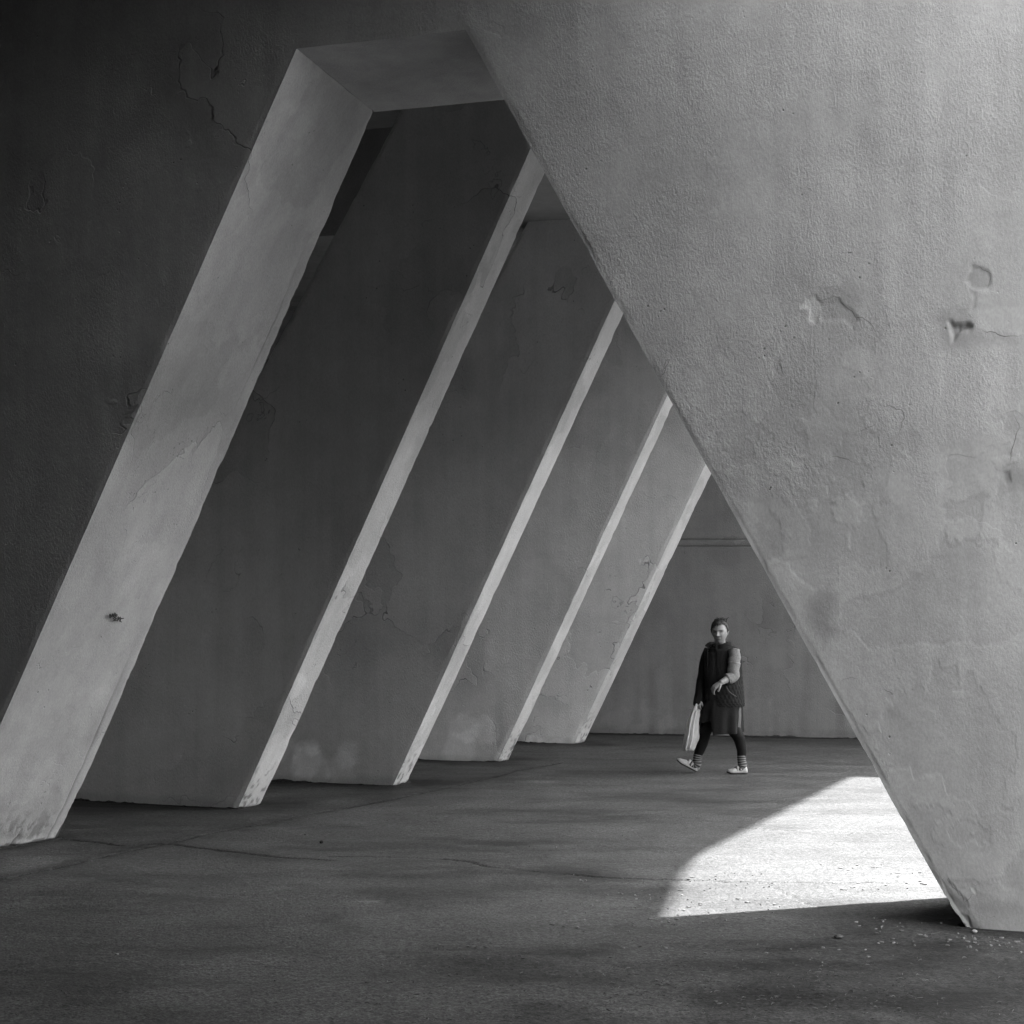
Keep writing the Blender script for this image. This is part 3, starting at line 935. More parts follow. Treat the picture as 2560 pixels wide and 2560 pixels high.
A = Acc(); sd_ = 0
for poly, n, r0, r1 in [([(1640, 2190), (1900, 2180), (2020, 2260), (1900, 2300), (1640, 2330), (1560, 2260)], 80, .004, .018),
                        ([(1400, 2180), (1650, 2170), (1700, 2330), (1500, 2360), (1380, 2300)], 45, .004, .016),
                        ([(2040, 2150), (2290, 2170), (2340, 2225), (2060, 2230)], 26, .008, .024),
                        ([(2120, 2290), (2420, 2300), (2440, 2370), (2200, 2370)], 34, .004, .018),
                        ([(2400, 2340), (2556, 2348), (2556, 2385), (2420, 2380)], 34, .004, .016),
                        ([(1500, 2300), (2200, 2290), (2300, 2420), (1600, 2420)], 26, .005, .016),
                        ([(0, 2100), (1600, 2000), (1700, 2500), (0, 2540)], 34, .004, .012)]:
    for c in scatter(poly, n):
        sd_ += 1
        flake_mesh(A, c, (r0 + (r1 - r0) * rng.random() ** 2.6) * .72, 1 + rng.random() * 1.2, rng.random() * 6.3, .0006 + .002 * rng.random(), sd_)
tag(A.build('plaster_flakes', plain('pale_flakes', .22, .9, 25, .5), smooth=False), 'pale flakes of plaster and paint strewn over the asphalt', 'debris', kind='stuff')
A = Acc()
for c in scatter([(900, 2420), (1400, 2290), (2000, 2380), (2556, 2400), (2556, 2556), (900, 2556)], 420) + scatter([(1500, 2420), (2300, 2400), (2400, 2540), (1500, 2540)], 260):
    sd_ += 1
    L = .008 + .024 * rng.random(); a = rng.random() * 6.3; b = rng.normal(0, .9)
    t = np.linspace(0, 1, 5)
    x = c[0] + L * t * np.cos(a + b * t); y = c[1] + L * t * np.sin(a + b * t); z = .004 + .006 * np.sin(t * 3.1) * rng.random()
    ctr = np.stack([x, y, z], -1); r = .0009 + .0008 * rng.random()
    G = np.stack([ctr + np.array([r * math.cos(q) * math.sin(a), -r * math.cos(q) * math.cos(a), r * math.sin(q)]) for q in (0, 1.57, 3.14, 4.71)], 1)
    A.grid(G, wrap=True)
N_ = NT('dry_litter'); N_.t.links.new(N_.grey(N_.ramp(N_.noise(N_.pos(), 9, 2),   .4, .6, .05, .22)), N_.b.inputs['Base Color'])
tag(A.build('leaf_litter', N_.m), 'dry needles and stalks scattered over the near asphalt', 'litter', kind='stuff')


# dirt and crumbs swept against the feet of walls and pillars
A = Acc()
runs = [(pl, [(l0_, 0, 0), (.0, 0, 0), (.0, 0, th_)]) for pl, l0_, th_ in zip(PL, (-2.2, -1.6, -1.6, -1.6), (.39, .37, .33, .33))]
runs += [(PORT, [(bL0 + .0, 0, PT), (uL0, 0, 0), (uL0 - 1.0, 0, 0)]), (PORT, [(uR0, 0, PT), (uR0, 0, 0), (1.4, 0, 0)]), (BACK, [(-.6, 0, 0), (6.0, 0, 0)])]
for ri, (pl, pts) in enumerate(runs):
    q = np.array([pl.at(*t) for t in pts]); L = np.concatenate([[0], np.cumsum(np.linalg.norm(np.diff(q, axis=0), axis=1))])
    t = np.linspace(0, L[-1], max(int(L[-1] / .02), 8))
    c = np.stack([np.interp(t, L, q[:, i]) for i in range(3)], 1)
    tg = np.gradient(c, axis=0); tg /= np.linalg.norm(tg, axis=1, keepdims=True)
    out = np.stack([tg[:, 1], -tg[:, 0], 0 * t], 1)
    if ri == 4: out = -out
    if ri == 4: pass
    wv_ = np.clip(.035 + .10 * fbm(c, 2.3, 850 + ri, 4, .6) + .03 * fbm(c, 14, 860 + ri, 2), .004, .2) * (1.5 if ri == 6 else 1)
    hv_ = np.clip(.006 + .032 * fbm(c, 2.9, 870 + ri, 4, .6) + .012 * fbm(c, 20, 880 + ri, 2), .0015, .05)
    up_ = np.array([0, 0, 1.0])
    G = np.stack([c - out * .03 + up_ * (hv_ * 1.1)[:, None], c + out * (wv_ * .25)[:, None] + up_ * hv_[:, None], c + out * (wv_ * .6)[:, None] + up_ * (hv_ * .45 + .003)[:, None], c + out * wv_[:, None] - up_ * .004], 1)
    A.grid(G, flip=True)
tag(A.build('swept_dirt', plain('dark_grime', .035, .95, 45, .6, .1, bump=.006, obj=False)), 'dark dirt and crumbs swept along the foot of the walls and pillars', 'dirt', kind='stuff')


def stone(name, label, px, r, v, squash=.7, seed=0):
    n, m = 14, 10
    c = gnd(*px)
    th, ph = np.meshgrid(np.linspace(0, 2 * np.pi, n, endpoint=False), np.linspace(0, np.pi, m))
    D = np.stack([np.sin(ph) * np.cos(th), np.sin(ph) * np.sin(th), np.cos(ph)], -1)
    R = r * (1 + .35 * fbm(D + seed * 3.1, 1.5, 600 + seed, 3))
    P = D * R[..., None] * np.array([1.15, 1, squash])
    P[..., 2] -= P[..., 2].min()
    o = Acc().grid(P, wrap=True, flip=True).build(name, plain('stone_%d' % seed, v, .9, 40, .3, bump=.004))
    o.location = (c[0], c[1], 0.0)
    return tag(o, label, 'stone')


stone('pebble', 'single black round pebble lying on the asphalt in front of the widest pillar', (803, 2109), .012, .015, .9, 1)
stone('stone_chunk', 'dark grey broken stone lying in front of the right-hand foot of the portal', (2096, 2346), .02, .10, .5, 2)
stone('gravel_lump', 'small pale lump of rubble lying against the foot of the wedge-shaped pier', (2436, 2333), .014, .3, .7, 3)

# ---------------------------------------------------------------- the woman
K = 1.006
G0 = gnd(1799, 1933.5)
RZ = -math.atan2(G0[0], G0[1])


def mm(x, ypx, y=0.0):
    """photo-crop coordinates (1 px = 1 mm): x to the right, ypx downwards, y away from the viewer"""
    return np.array([(x - 640) * .001 * K, y * K, (1745 - ypx) * .001 * K])


def frames(path):
    path = np.asarray(path, float)
    T = np.gradient(path, axis=0); T /= np.linalg.norm(T, axis=1, keepdims=True)
    return path, T


def tube(path, radii, n=16, ref=(0, 1, 0), caps=True, sub=5, wob=0.0, seed=0, flat=None):
    """swept limb: radii is a list of r or (ra, rb) with rb along ref"""
    path = np.asarray(path, float); R = np.array([(r, r) if np.isscalar(r) else r for r in radii], float)
    k = len(path); t = np.linspace(0, k - 1, (k - 1) * sub + 1)

    def cr(A_):
        i = np.clip(np.floor(t).astype(int), 0, k - 2); f = (t - i)[:, None]
        p0 = A_[np.clip(i - 1, 0, k - 1)]; p1_ = A_[i]; p2 = A_[i + 1]; p3 = A_[np.clip(i + 2, 0, k - 1)]
        return .5 * (2 * p1_ + (p2 - p0) * f + (2 * p0 - 5 * p1_ + 4 * p2 - p3) * f ** 2 + (-p0 + 3 * p1_ - 3 * p2 + p3) * f ** 3)
    C_ = cr(path); RR = np.maximum(cr(R), 1e-4)
    T = np.gradient(C_, axis=0); T /= np.linalg.norm(T, axis=1, keepdims=True)
    ref = np.asarray(ref, float)
    B = ref - (T @ ref)[:, None] * T; B /= np.linalg.norm(B, axis=1, keepdims=True)
    A_ = np.cross(B, T)
    th = np.linspace(0, 2 * np.pi, n, endpoint=False)
    if caps:
        # rounded ends
        q = []
        for s_, j in ((-1, 0), (1, -1)):
            rr = RR[j].min()
            for e in (np.linspace(1, .12, 4) if s_ < 0 else np.linspace(.12, 1, 4)[::-1]):
                off = math.sin(math.acos(1 - e) if False else e * math.pi / 2)
                q.append((s_, j, off * rr * .8, math.cos(e * math.pi / 2) + .02))
        lo = [(C_[0] - T[0] * o, RR[0] * f) for s_, j, o, f in q if s_ < 0]
        hi = [(C_[-1] + T[-1] * o, RR[-1] * f) for s_, j, o, f in q if s_ > 0][::-1]
        C_ = np.concatenate([[c for c, _ in lo], C_, [c for c, _ in hi]]); RR = np.concatenate([[r for _, r in lo], RR, [r for _, r in hi]])
        A_ = np.concatenate([np.repeat(A_[:1], len(lo), 0), A_, np.repeat(A_[-1:], len(hi), 0)])
        B = np.concatenate([np.repeat(B[:1], len(lo), 0), B, np.repeat(B[-1:], len(hi), 0)])
    P = C_[:, None, :] + A_[:, None, :] * (RR[:, 0:1] * np.cos(th))[..., None] + B[:, None, :] * (RR[:, 1:2] * np.sin(th))[..., None]
    if wob:
        d = P - C_[:, None, :]
        P = C_[:, None, :] + d * (1 + wob * fbm(P, 18, seed, 3))[..., None]
    return P


def closed(acc, P, **kw):
    """tube grid with the end rings fanned shut"""
    e0 = np.repeat(P[:1].mean(1, keepdims=True), P.shape[1], 1); e1 = np.repeat(P[-1:].mean(1, keepdims=True), P.shape[1], 1)
    acc.grid(np.concatenate([e0, P, e1]), wrap=True, **kw)
    return acc


def rings(spec, n=40, sub=6, rot=0.0, fn=None, a0=0.0, a1=2 * math.pi, wrap=True):
    """loft of ellipses: spec rows (z, cx, cy, rx, ry)"""
    s = np.array(spec, float); k = len(s); t = np.linspace(0, k - 1, (k - 1) * sub + 1)
    S_ = np.stack([np.interp(t, np.arange(k), s[:, i]) for i in range(5)], 1)
    ker = np.array([.25, .5, .25])
    for _ in range(sub):
        S2 = S_.copy()
        for i in range(1, 5): S2[1:-1, i] = np.convolve(S_[:, i], ker, 'valid')
        S_ = S2
    th = np.linspace(a0, a1, n, endpoint=not wrap)
    P = np.stack([S_[:, 1:2] + S_[:, 3:4] * np.cos(th), S_[:, 2:3] + S_[:, 4:5] * np.sin(th), np.repeat(S_[:, 0:1], n, 1)], -1)
    return P, th


woman = empty('person', (G0[0], G0[1], 0.0), RZ)
tag(woman, 'stout woman in dark quilted vest, skirt and striped socks striding left past the end wall', 'person')

# ---- head (face looks at the viewer, slightly to the left)
HC = mm(641, 330, -.015)
HEAD_YAW = math.radians(14)


def head_to(P):
    c, s = math.cos(HEAD_YAW), math.sin(HEAD_YAW)
    # small tilt towards the shoulder
    x = P[..., 0] * c + P[..., 1] * s; y = -P[..., 0] * s + P[..., 1] * c
    ti = math.radians(4)
    z = P[..., 2] * math.cos(ti) + x * math.sin(ti); x = x * math.cos(ti) - P[..., 2] * math.sin(ti)
    return np.stack([x, y, z], -1) + HC


def head_grid(n=72, m=64):
    th, ph = np.meshgrid(np.linspace(0, 2 * np.pi, n, endpoint=False), np.linspace(.02, np.pi - .02, m))
    D = np.stack([np.sin(ph) * np.sin(th), -np.sin(ph) * np.cos(th), np.cos(ph)], -1)     # th=0 faces -y
    x = D[..., 0] * .079; y = D[..., 1] * .096; z = D[..., 2] * .122
    low = sstep(.0, -.115, z)
    x = x * (1 - .30 * low); y = np.where(y > 0, y * (1 - .45 * low), y * (1 - .12 * low))
    front = sstep(.02, -.06, y)
    g = lambda cx, cz, sx, sz: np.exp(-((x - cx) / sx) ** 2 - ((z - cz) / sz) ** 2) * front
    y = y - .026 * g(0, -.030, .012, .013) - .014 * g(0, -.008, .009, .022) - .010 * g(.013, -.036, .008, .008) - .010 * g(-.013, -.036, .008, .008)
    y = y - .008 * (g(.030, .024, .022, .008) + g(-.030, .024, .022, .008))
    y = y + .014 * (g(.031, .006, .015, .010) + g(-.031, .006, .015, .010))
    y = y - .006 * (g(.031, .004, .010, .005) + g(-.031, .004, .010, .005))
    y = y - .007 * (g(.042, -.030, .020, .020) + g(-.042, -.030, .020, .020))
    y = y - .006 * g(0, -.066, .022, .006) + .006 * g(0, -.071, .024, .003) - .006 * g(0, -.077, .020, .006)
    y = y - .010 * g(0, -.103, .020, .014)
    y = y + .004 * (g(.026, -.052, .006, .02) + g(-.026, -.052, .006, .02))
    return np.stack([x, y, z], -1)


HG = head_grid()
# ---- continuous skin mesh, joined by a voxel union
B = Acc()
closed(B, head_to(HG), flip=True)
closed(B, tube([HC + np.array([.0, .03, -.06]), mm(645, 450, .02), mm(655, 520, .02)], [.055, .056, .075]))
tor = [(z * K, (cx - 640) * .001 * K, .01, rx * K, ry * K) for z, cx, rx, ry in
       [(1.27, 655, .08, .06), (1.235, 660, .145, .085), (1.15, 662, .150, .105), (1.0, 662, .155, .125), (.85, 668, .165, .14), (.72, 662, .17, .14), (.62, 655, .165, .13)]]
P, _ = rings(tor, 32); closed(B, P, flip=False)
LSH, LEL, LWR, LKN = mm(792, 520, -.11), mm(770, 765, -.16), mm(654, 822, -.26), mm(588, 868, -.275)
RSH, REL, RWR = mm(520, 535, .10), mm(470, 790, .08), mm(428, 1010, -.03)
closed(B, tube([LSH, lerp(LSH, LEL, .5), LEL, lerp(LEL, LWR, .5), LWR], [.046, .044, .038, .036, .027]))
closed(B, tube([RSH, lerp(RSH, REL, .5), REL, RWR], [.046, .042, .036, .026]))
hip_f, hip_r = mm(600, 1080, .05), mm(715, 1080, -.03)
legF = [hip_f, mm(545, 1230, .02), mm(502, 1300, .0), mm(474, 1400, .015), mm(450, 1500, .025), mm(418, 1572, .03), mm(412, 1660, .03)]
legR = [hip_r, mm(750, 1230, -.03), mm(808, 1340, -.045), mm(842, 1420, -.035), mm(858, 1500, -.03), mm(857, 1572, -.03), mm(866, 1670, -.03)]
closed(B, tube(legF, [.085, .075, .062, .056, .045, .033, .034]))
closed(B, tube(legR, [.085, .075, .060, .052, .044, .035, .036]))
closed(B, tube([mm(420, 1690, .03), mm(350, 1672, .03), mm(240, 1628, .03)], [(.034, .03), (.03, .035), (.018, .03)]))
closed(B, tube([mm(880, 1700, -.03), mm(810, 1705, -.035), mm(740, 1722, -.04)], [(.034, .03), (.026, .035), (.014, .03)]))


def hand(acc, wrist, kn, palm_n, curl, thumb_side, size=1.0):
    """palm from wrist to knuckles, four unequal curled fingers and a thumb from the side of the palm"""
    wrist, kn = np.array(wrist), np.array(kn)
    fdir = (kn - wrist); L = np.linalg.norm(fdir); fdir /= L
    pn = np.array(palm_n, float); pn -= (pn @ fdir) * fdir; pn /= np.linalg.norm(pn)     # out of the palm
    sd = np.cross(fdir, pn) * thumb_side                                                 # towards the thumb
    closed(acc, tube([wrist, lerp(wrist, kn, .5), kn], [(.027, .018), (.036, .017), (.038, .013)], ref=pn))
    for q, ln in zip((.027, .0095, -.009, -.026), (.068, .076, .071, .056)):
        b = kn + sd * q * size - fdir * .012
        d1 = fdir * math.cos(curl[0]) + pn * math.sin(curl[0])
        d2 = fdir * math.cos(curl[0] + curl[1]) + pn * math.sin(curl[0] + curl[1])
        d3 = fdir * math.cos(sum(curl)) + pn * math.sin(sum(curl))
        p1_ = b + fdir * .012 + d1 * ln * .46; p2 = p1_ + d2 * ln * .32; p3 = p2 + d3 * ln * .26
        closed(acc, tube([b, b + fdir * .012, p1_, p2, p3], [.009, .0092, .0085, .0078, .0066], n=10, sub=3, ref=sd + .01))
    tb = wrist + fdir * L * .30 + sd * .026
    t1 = tb + fdir * .028 + sd * .022 + pn * .012; t2 = t1 + fdir * .026 + sd * .006 + pn * .014
    closed(acc, tube([tb, t1, t2], [.013, .0105, .0085], n=10, sub=4, ref=pn))


hand(B, LWR, LKN, (-.25, .35, -.9), (.55, .55, .35), 1)
RKN = mm(418, 1070, -.06)
hand(B, RWR, RKN, (.4, .8, .1), (.9, 1.2, .9), 1)
# ears
for sx in (-1, 1):
    closed(B, tube(head_to(np.array([[sx * .076, .012, .022], [sx * .083, .016, .0], [sx * .076, .010, -.028]])), [(.007, .014), (.008, .018), (.006, .009)], n=12))
raw = B.build('raw_skin', plain('skin_tmp', .4))
md = raw.modifiers.new('union', 'REMESH'); md.mode = 'VOXEL'; md.voxel_size = .0042; md.use_smooth_shade = True
dg = bpy.context.evaluated_depsgraph_get()
me = bpy.data.meshes.new_from_object(raw.evaluated_get(dg)); me.name = 'body'
bpy.data.objects.remove(raw)
co = np.zeros(len(me.vertices) * 3, np.float32); me.vertices.foreach_get('co', co); co = co.reshape(-1, 3)
# paint of skin: lips, brows, eyes in head space
rel = co - HC
ti = math.radians(4); x1 = rel[:, 0] * math.cos(ti) + rel[:, 2] * math.sin(ti); zz = -rel[:, 0] * math.sin(ti) + rel[:, 2] * math.cos(ti)
c, s = math.cos(HEAD_YAW), math.sin(HEAD_YAW)
hx = x1 * c - rel[:, 1] * s; hy = x1 * s + rel[:, 1] * c
val = np.full(len(co), .23)
fr = (hy < -.03) & (np.abs(zz) < .13)
gs = lambda cx, cz, sx, sz: np.exp(-((hx - cx) / sx) ** 2 - ((zz - cz) / sz) ** 2) * fr
for sx in (-1, 1):
    val *= 1 - .90 * gs(sx * .031, .006, .017, .0055)
    val *= 1 - .75 * np.exp(-((hx - sx * .031) / .020) ** 2 - ((zz - (.019 + .18 * (np.abs(hx) - .031))) / .0055) ** 2) * fr
    val *= 1 - .55 * gs(sx * .009, -.039, .005, .004)
    val *= 1 - .22 * gs(sx * .030, -.006, .014, .006)
    val *= 1 - .22 * gs(sx * .027, -.055, .004, .016)
val *= 1 - .8 * gs(0, -.071, .023, .0045)
val *= 1 - .35 * gs(0, -.072, .020, .008)
val *= 1 - .3 * gs(0, .02, .004, .008)
for sx in (-1, 1): val *= 1 - .4 * gs(sx * .016, -.036, .006, .009)
val *= 1 - .25 * sstep(-.095, -.118, zz) * (np.abs(hx) < .08) * (np.abs(zz) < .14)
at = me.attributes.new('tone', 'FLOAT', 'POINT'); at.data.foreach_set('value', val.astype(np.float32))
me.materials.clear(); me.materials.append(by_attr('skin', 'tone', .55, .35, .06, 60))
for p_ in me.polygons: p_.use_smooth = True
body = link(bpy.data.objects.new('body', me), woman)

# ---- hair: brushed back cap with fringe and a windblown tuft
n, m = 90, 46
th, ph = np.meshgrid(np.linspace(0, 2 * np.pi, n, endpoint=False), np.linspace(.0, 1, m))
lim = 1.02 + .72 * sstep(.75, 1.9, np.abs(np.mod(th + np.pi, 2 * np.pi) - np.pi))          # polar angle where the hair ends
side_ = np.mod(th + np.pi, 2 * np.pi) - np.pi
lim = lim - .10 * np.cos(side_ * 1.2) * (np.abs(side_) < 1.3) - .22 * np.sin(side_ * 1.0) * (np.abs(side_) < 1.4) + .06 * np.sin(th * 9) + .04 * np.sin(th * 23)
phh = .02 + ph * lim
D = np.stack([np.sin(phh) * np.sin(th), -np.sin(phh) * np.cos(th), np.cos(phh)], -1)
th_k = 1.10 + .035 * sstep(1, .0, ph) + .06 * sstep(.9, .4, ph) * np.exp(-((side_ - .2) / 1.0) ** 2) + .05 * np.sin(th * 29 + 6 * ph) * ph ** 2 + .10 * fbm(D, 4.2, 700, 4, .6)
th_k = th_k * (1 - .09 * sstep(.86, 1.0, ph))
P = np.stack([D[..., 0] * .083, D[..., 1] * .099, D[..., 2] * .124], -1) * th_k[..., None]
A = Acc().grid(head_to(P), wrap=True, flip=True)
for q in range(64):
    a = rng.normal(0, .9); x0 = rng.normal(.012, .026); y0 = rng.normal(.005, .03)
    base = np.array([x0, y0, .122 + rng.normal(0, .004)])
    L = .025 + .035 * rng.random() ** 1.5
    dirv = np.array([math.cos(a) * .6 * (1 if q % 2 else -1), rng.normal(0, .4), .45 + .3 * rng.random()])
    pts = [base - np.array([0, 0, .015]), base, base + dirv * L * .5, base + dirv * L + np.array([.012 * math.cos(a * 3), 0, -.008])]
    closed(A, tube(head_to(np.array(pts)), [.006, .005, .0035, .0012], n=6, sub=3, caps=False))
for q in range(40):
    a = rng.uniform(-1.25, 1.25); k_ = 1.0 - .10 * math.cos(a) - .20 * math.sin(a)
    b0 = np.array([math.sin(k_ * .75) * math.sin(a) * .09, -math.sin(k_ * .75) * math.cos(a) * .106, math.cos(k_ * .75) * .134])
    k2 = k_ + rng.uniform(.0, .16)
    b1 = np.array([math.sin(k2) * math.sin(a + .1) * .085, -math.sin(k2) * math.cos(a + .1) * .102, math.cos(k2) * .128])
    closed(A, tube(head_to(np.array([b0, (b0 + b1) * .51, b1])), [.004, .0035, .001], n=6, sub=3, caps=False))
A.build('hair', plain('brown_hair', .016, .5, 70, .8, .4, stretch=(1, 1, .3)), woman)

# ---- knitted jumper (front of the torso and collar), seen between the open fronts of the vest
FA = math.atan2(-.80, -.60)      # where the chest faces
tor2 = [(z * K, (cx - 640) * .001 * K, .01, rx * K, ry * K) for z, cx, rx, ry in
        [(1.30, 645, .068, .062), (1.275, 648, .082, .07), (1.25, 656, .13, .088), (1.20, 664, .158, .106), (1.10, 666, .166, .125), (1.0, 664, .172, .140), (.85, 670, .182, .155), (.70, 668, .185, .155), (.655, 668, .18, .152)]]
P, th = rings(tor2, 72, 7)
P = P + (fbm(P, 9, 710, 3) * .006)[..., None] * np.array([1, 1, 0])
A = Acc().grid(P, wrap=True)
A.build('jumper', plain('charcoal_knit', .018, .9, 120, .35, .2, bump=.003), woman)
# collar roll
P, _ = rings([(1.25 * K, .006, -.004, .082, .076), (1.275 * K, .004, -.006, .086, .078), (1.295 * K, .0, -.006, .079, .073), (1.30 * K, .0, -.006, .066, .062)], 36)
Acc().grid(P, wrap=True).build('roll_collar', bpy.data.materials['charcoal_knit'], woman)

# ---- sleeves
slv = tube([mm(786, 502, -.10), lerp(LSH, LEL, .25), lerp(LSH, LEL, .6), LEL + np.array([.004, 0, .0]), lerp(LEL, LWR, .36), lerp(LEL, LWR, .52)],
           [(.058, .055), (.062, .058), (.058, .054), (.058, .052), (.054, .048), (.050, .045)], n=28, caps=False, sub=8)
cen = slv.mean(1, keepdims=True)
fold = 1 + .07 * np.sin(np.arange(slv.shape[0]) * .75)[:, None] * np.cos(np.linspace(0, 2 * np.pi, 28))[None] + .16 * fbm(slv, 14, 720, 3)
slv = cen + (slv - cen) * fold[..., None]
inner = cen + (slv - cen) * .9
A = Acc().grid(slv, wrap=True).grid(np.concatenate([slv[-1:], inner[-1:], inner[-6:-5]]), wrap=True)
jm = plain('grey_sleeve', .18, .85, 70, .18, .2, bump=.003)
sl_o = A.build('sleeve', jm, woman); sl_o['label'] = 'pale grey three-quarter sleeve'
ring = slv[int(slv.shape[0] * .34)]
closed(Acc(), tube(np.concatenate([ring, ring[:1]]) + np.array([0, -.0005, 0]), [.0035] * (len(ring) + 1), n=6, sub=1, caps=False)).build('sleeve_seam', plain('pale_piping', .30), sl_o)
slr = tube([RSH + np.array([.02, 0, .03]), lerp(RSH, REL, .3), REL, lerp(REL, RWR, .6), RWR + np.array([-.004, 0, -.02]), RWR + np.array([-.006, 0, -.045])],
           [(.055, .055), (.062, .058), (.056, .052), (.052, .046), (.050, .042), (.048, .04)], n=24, caps=False, sub=7)
cen = slr.mean(1, keepdims=True); slr = cen + (slr - cen) * (1 + .10 * fbm(slr, 12, 730, 3))[..., None]
inner = cen + (slr - cen) * .9
dk = plain('black_cloth', .007, .8, 90, .3, .25, bump=.002)
Acc().grid(slr, wrap=True).grid(np.concatenate([slr[-1:], inner[-1:], inner[-8:-7]]), wrap=True).build('sleeve', dk, woman)['label'] = 'black long sleeve'

# ---- quilted body warmer, open at the front
vs = [(z * K, (cx - 640) * .001 * K, .012, rx * K, ry * K) for z, cx, rx, ry in
      [(1.285, 652, .098, .084), (1.262, 660, .150, .098), (1.235, 670, .180, .112), (1.15, 674, .188, .132), (1.0, 674, .190, .150), (.9, 678, .196, .162), (.80, 680, .204, .170), (.71, 686, .208, .172), (.672, 686, .204, .17)]]
gap0, gap1 = FA + .30, FA + 2 * math.pi - .34
P, th = rings(vs, 96, 9, a0=gap0, a1=gap1, wrap=False)
TH, ZZ = np.meshgrid(th, np.linspace(0, 1, P.shape[0]))
ax = np.stack([P[..., 0] - .04, P[..., 1] - .012, 0 * P[..., 0]], -1); ax /= np.linalg.norm(ax, axis=-1, keepdims=True)
qa = TH * 15 + ZZ * 26; qb = TH * 15 - ZZ * 26
quilt = np.minimum(np.abs(np.sin(qa)), np.abs(np.sin(qb))) ** .6
low = sstep(.30, .50, ZZ)
P = P + ax * ((quilt - .6) * .010 * low + .008 * fbm(P, 7, 740, 3))[..., None]
lap = sstep(.12, .0, np.minimum(TH - gap0, gap1 - TH)) * sstep(.35, .0, ZZ)
P = P + ax * (lap * .022)[..., None]
inn = P - ax * .010
A = Acc().grid(P).grid(inn, flip=True)
for a_, b_ in ((P[:1], inn[:1]), (inn[-1:], P[-1:])): A.grid(np.concatenate([a_, b_]), flip=True)
A.grid(np.stack([P[:, 0], inn[:, 0]], 1), flip=True); A.grid(np.stack([inn[:, -1], P[:, -1]], 1), flip=True)
vest = A.build('vest', dk, woman)
# stand-up collar of the vest, its left flap folded out
cs = [(1.235 * K, .018, .012, .128, .095), (1.265 * K, .012, .008, .108, .090), (1.295 * K, .008, .006, .102, .088), (1.318 * K, .004, .006, .098, .086)]
P, th = rings(cs, 60, 6, a0=FA + .45, a1=FA + 2 * math.pi - .5, wrap=False)
TH, ZZ = np.meshgrid(th, np.linspace(0, 1, P.shape[0]))
fl_ = sstep(FA + 2 * math.pi - 1.5, FA + 2 * math.pi - .5, TH); fr2 = sstep(FA + 1.3, FA + .45, TH)
ax = np.stack([P[..., 0] - .008, P[..., 1] - .008, 0 * P[..., 0]], -1); ax /= np.linalg.norm(ax, axis=-1, keepdims=True)
P = P + ax * (ZZ * (.020 + .045 * fl_ + .02 * fr2))[..., None] - np.array([0, 0, 1.0]) * (ZZ * (.045 * fl_ + .03 * fr2))[..., None]
inn = P - ax * .012
A = Acc().grid(P).grid(inn, flip=True).grid(np.concatenate([P[-1:], inn[-1:]])).grid(np.stack([P[:, 0], inn[:, 0]], 1), flip=True).grid(np.stack([inn[:, -1], P[:, -1]], 1), flip=True)
A.build('collar', dk, vest)
# welt pocket on the hip
pk = [mm(705, 865, -.19), mm(735, 915, -.183), mm(770, 945, -.172), mm(805, 965, -.158)]
closed(Acc(), tube(np.array(pk) + np.array([0, -.006, 0]), [.004, .005, .005, .004], n=8)).build('pocket_welt', plain('grey_piping', .07), vest)

# ---- skirt with a wrap edge lifted by the leading knee, pale stripe down the side
ss = [(z * K, (cx - 640) * .001 * K, .01, rx * K, ry * K) for z, cx, rx, ry in
      [(.74, 665, .188, .155), (.68, 665, .205, .165), (.60, 655, .215, .172), (.52, 650, .218, .176), (.40, 645, .222, .180)]]
P, th = rings(ss, 120, 9)
X = P[..., 0]; frontw = sstep(.03, -.06, P[..., 1])
hem = np.interp(X[-1], [-.23, -.16, -.105, -.080, -.066, .0, .25], [.478, .512, .540, .515, .392, .402, .412]) * K
hem = lerp(.42 * K, hem, frontw[-1])
t = (P[..., 2] - P[0, 0, 2]) / (P[-1, 0, 2] - P[0, 0, 2])
P[..., 2] = P[0, 0, 2] + t * (hem[None] - P[0, 0, 2])
ax = np.stack([P[..., 0] - .01, P[..., 1] - .01, 0 * X], -1); ax /= np.linalg.norm(ax, axis=-1, keepdims=True)
P = P + ax * (t * (.012 * np.sin(th * 7 + 1.3) + .008 * np.sin(th * 12)) + .008 * fbm(P, 7, 750, 3))[..., None]
over = sstep(-.075, -.060, X) * frontw
P = P - np.array([0, 1.0, 0]) * (over * t * .012)[..., None]
inn = P - ax * .006
mi = np.where((th > -.62 + 2 * np.pi) & (th < -.40 + 2 * np.pi), 1, 0)
A = Acc()
q = grid_faces(*P.shape[:2], 0, True)
A.V.append(P.reshape(-1, 3)); A.F.append(q); A.M.append(np.tile(mi, P.shape[0] - 1)); A.n = P[..., 0].size
A.grid(inn, wrap=True, flip=True); A.grid(np.concatenate([P[-1:], inn[-1:]]), wrap=True)
A.build('skirt', [plain('dark_skirt', .012, .85, 80, .25, .2, bump=.002), plain('skirt_stripe', .09, .85, 80, .2)], woman)

# ---- leggings, striped socks, strapped shoes
lg = plain('black_leggings', .006, .75, 60, .2, .2)
for leg, rr in ((legF, [.09, .082, .071, .061, .051, .040]), (legR, [.09, .08, .066, .055, .049, .042])):
    Acc().grid(tube(leg[:6], rr, n=24, caps=False, sub=7, wob=.10, seed=760), wrap=True).build('legging', lg, woman)


def sock_mat():
    N = NT('striped_sock')
    N.t.links.new(N.grey(N.ramp(N.attr('band'), .45, .55, .025, .17)), N.b.inputs['Base Color'])
    N.b.inputs['Roughness'].default_value = .9
    return N.m


sm = sock_mat()


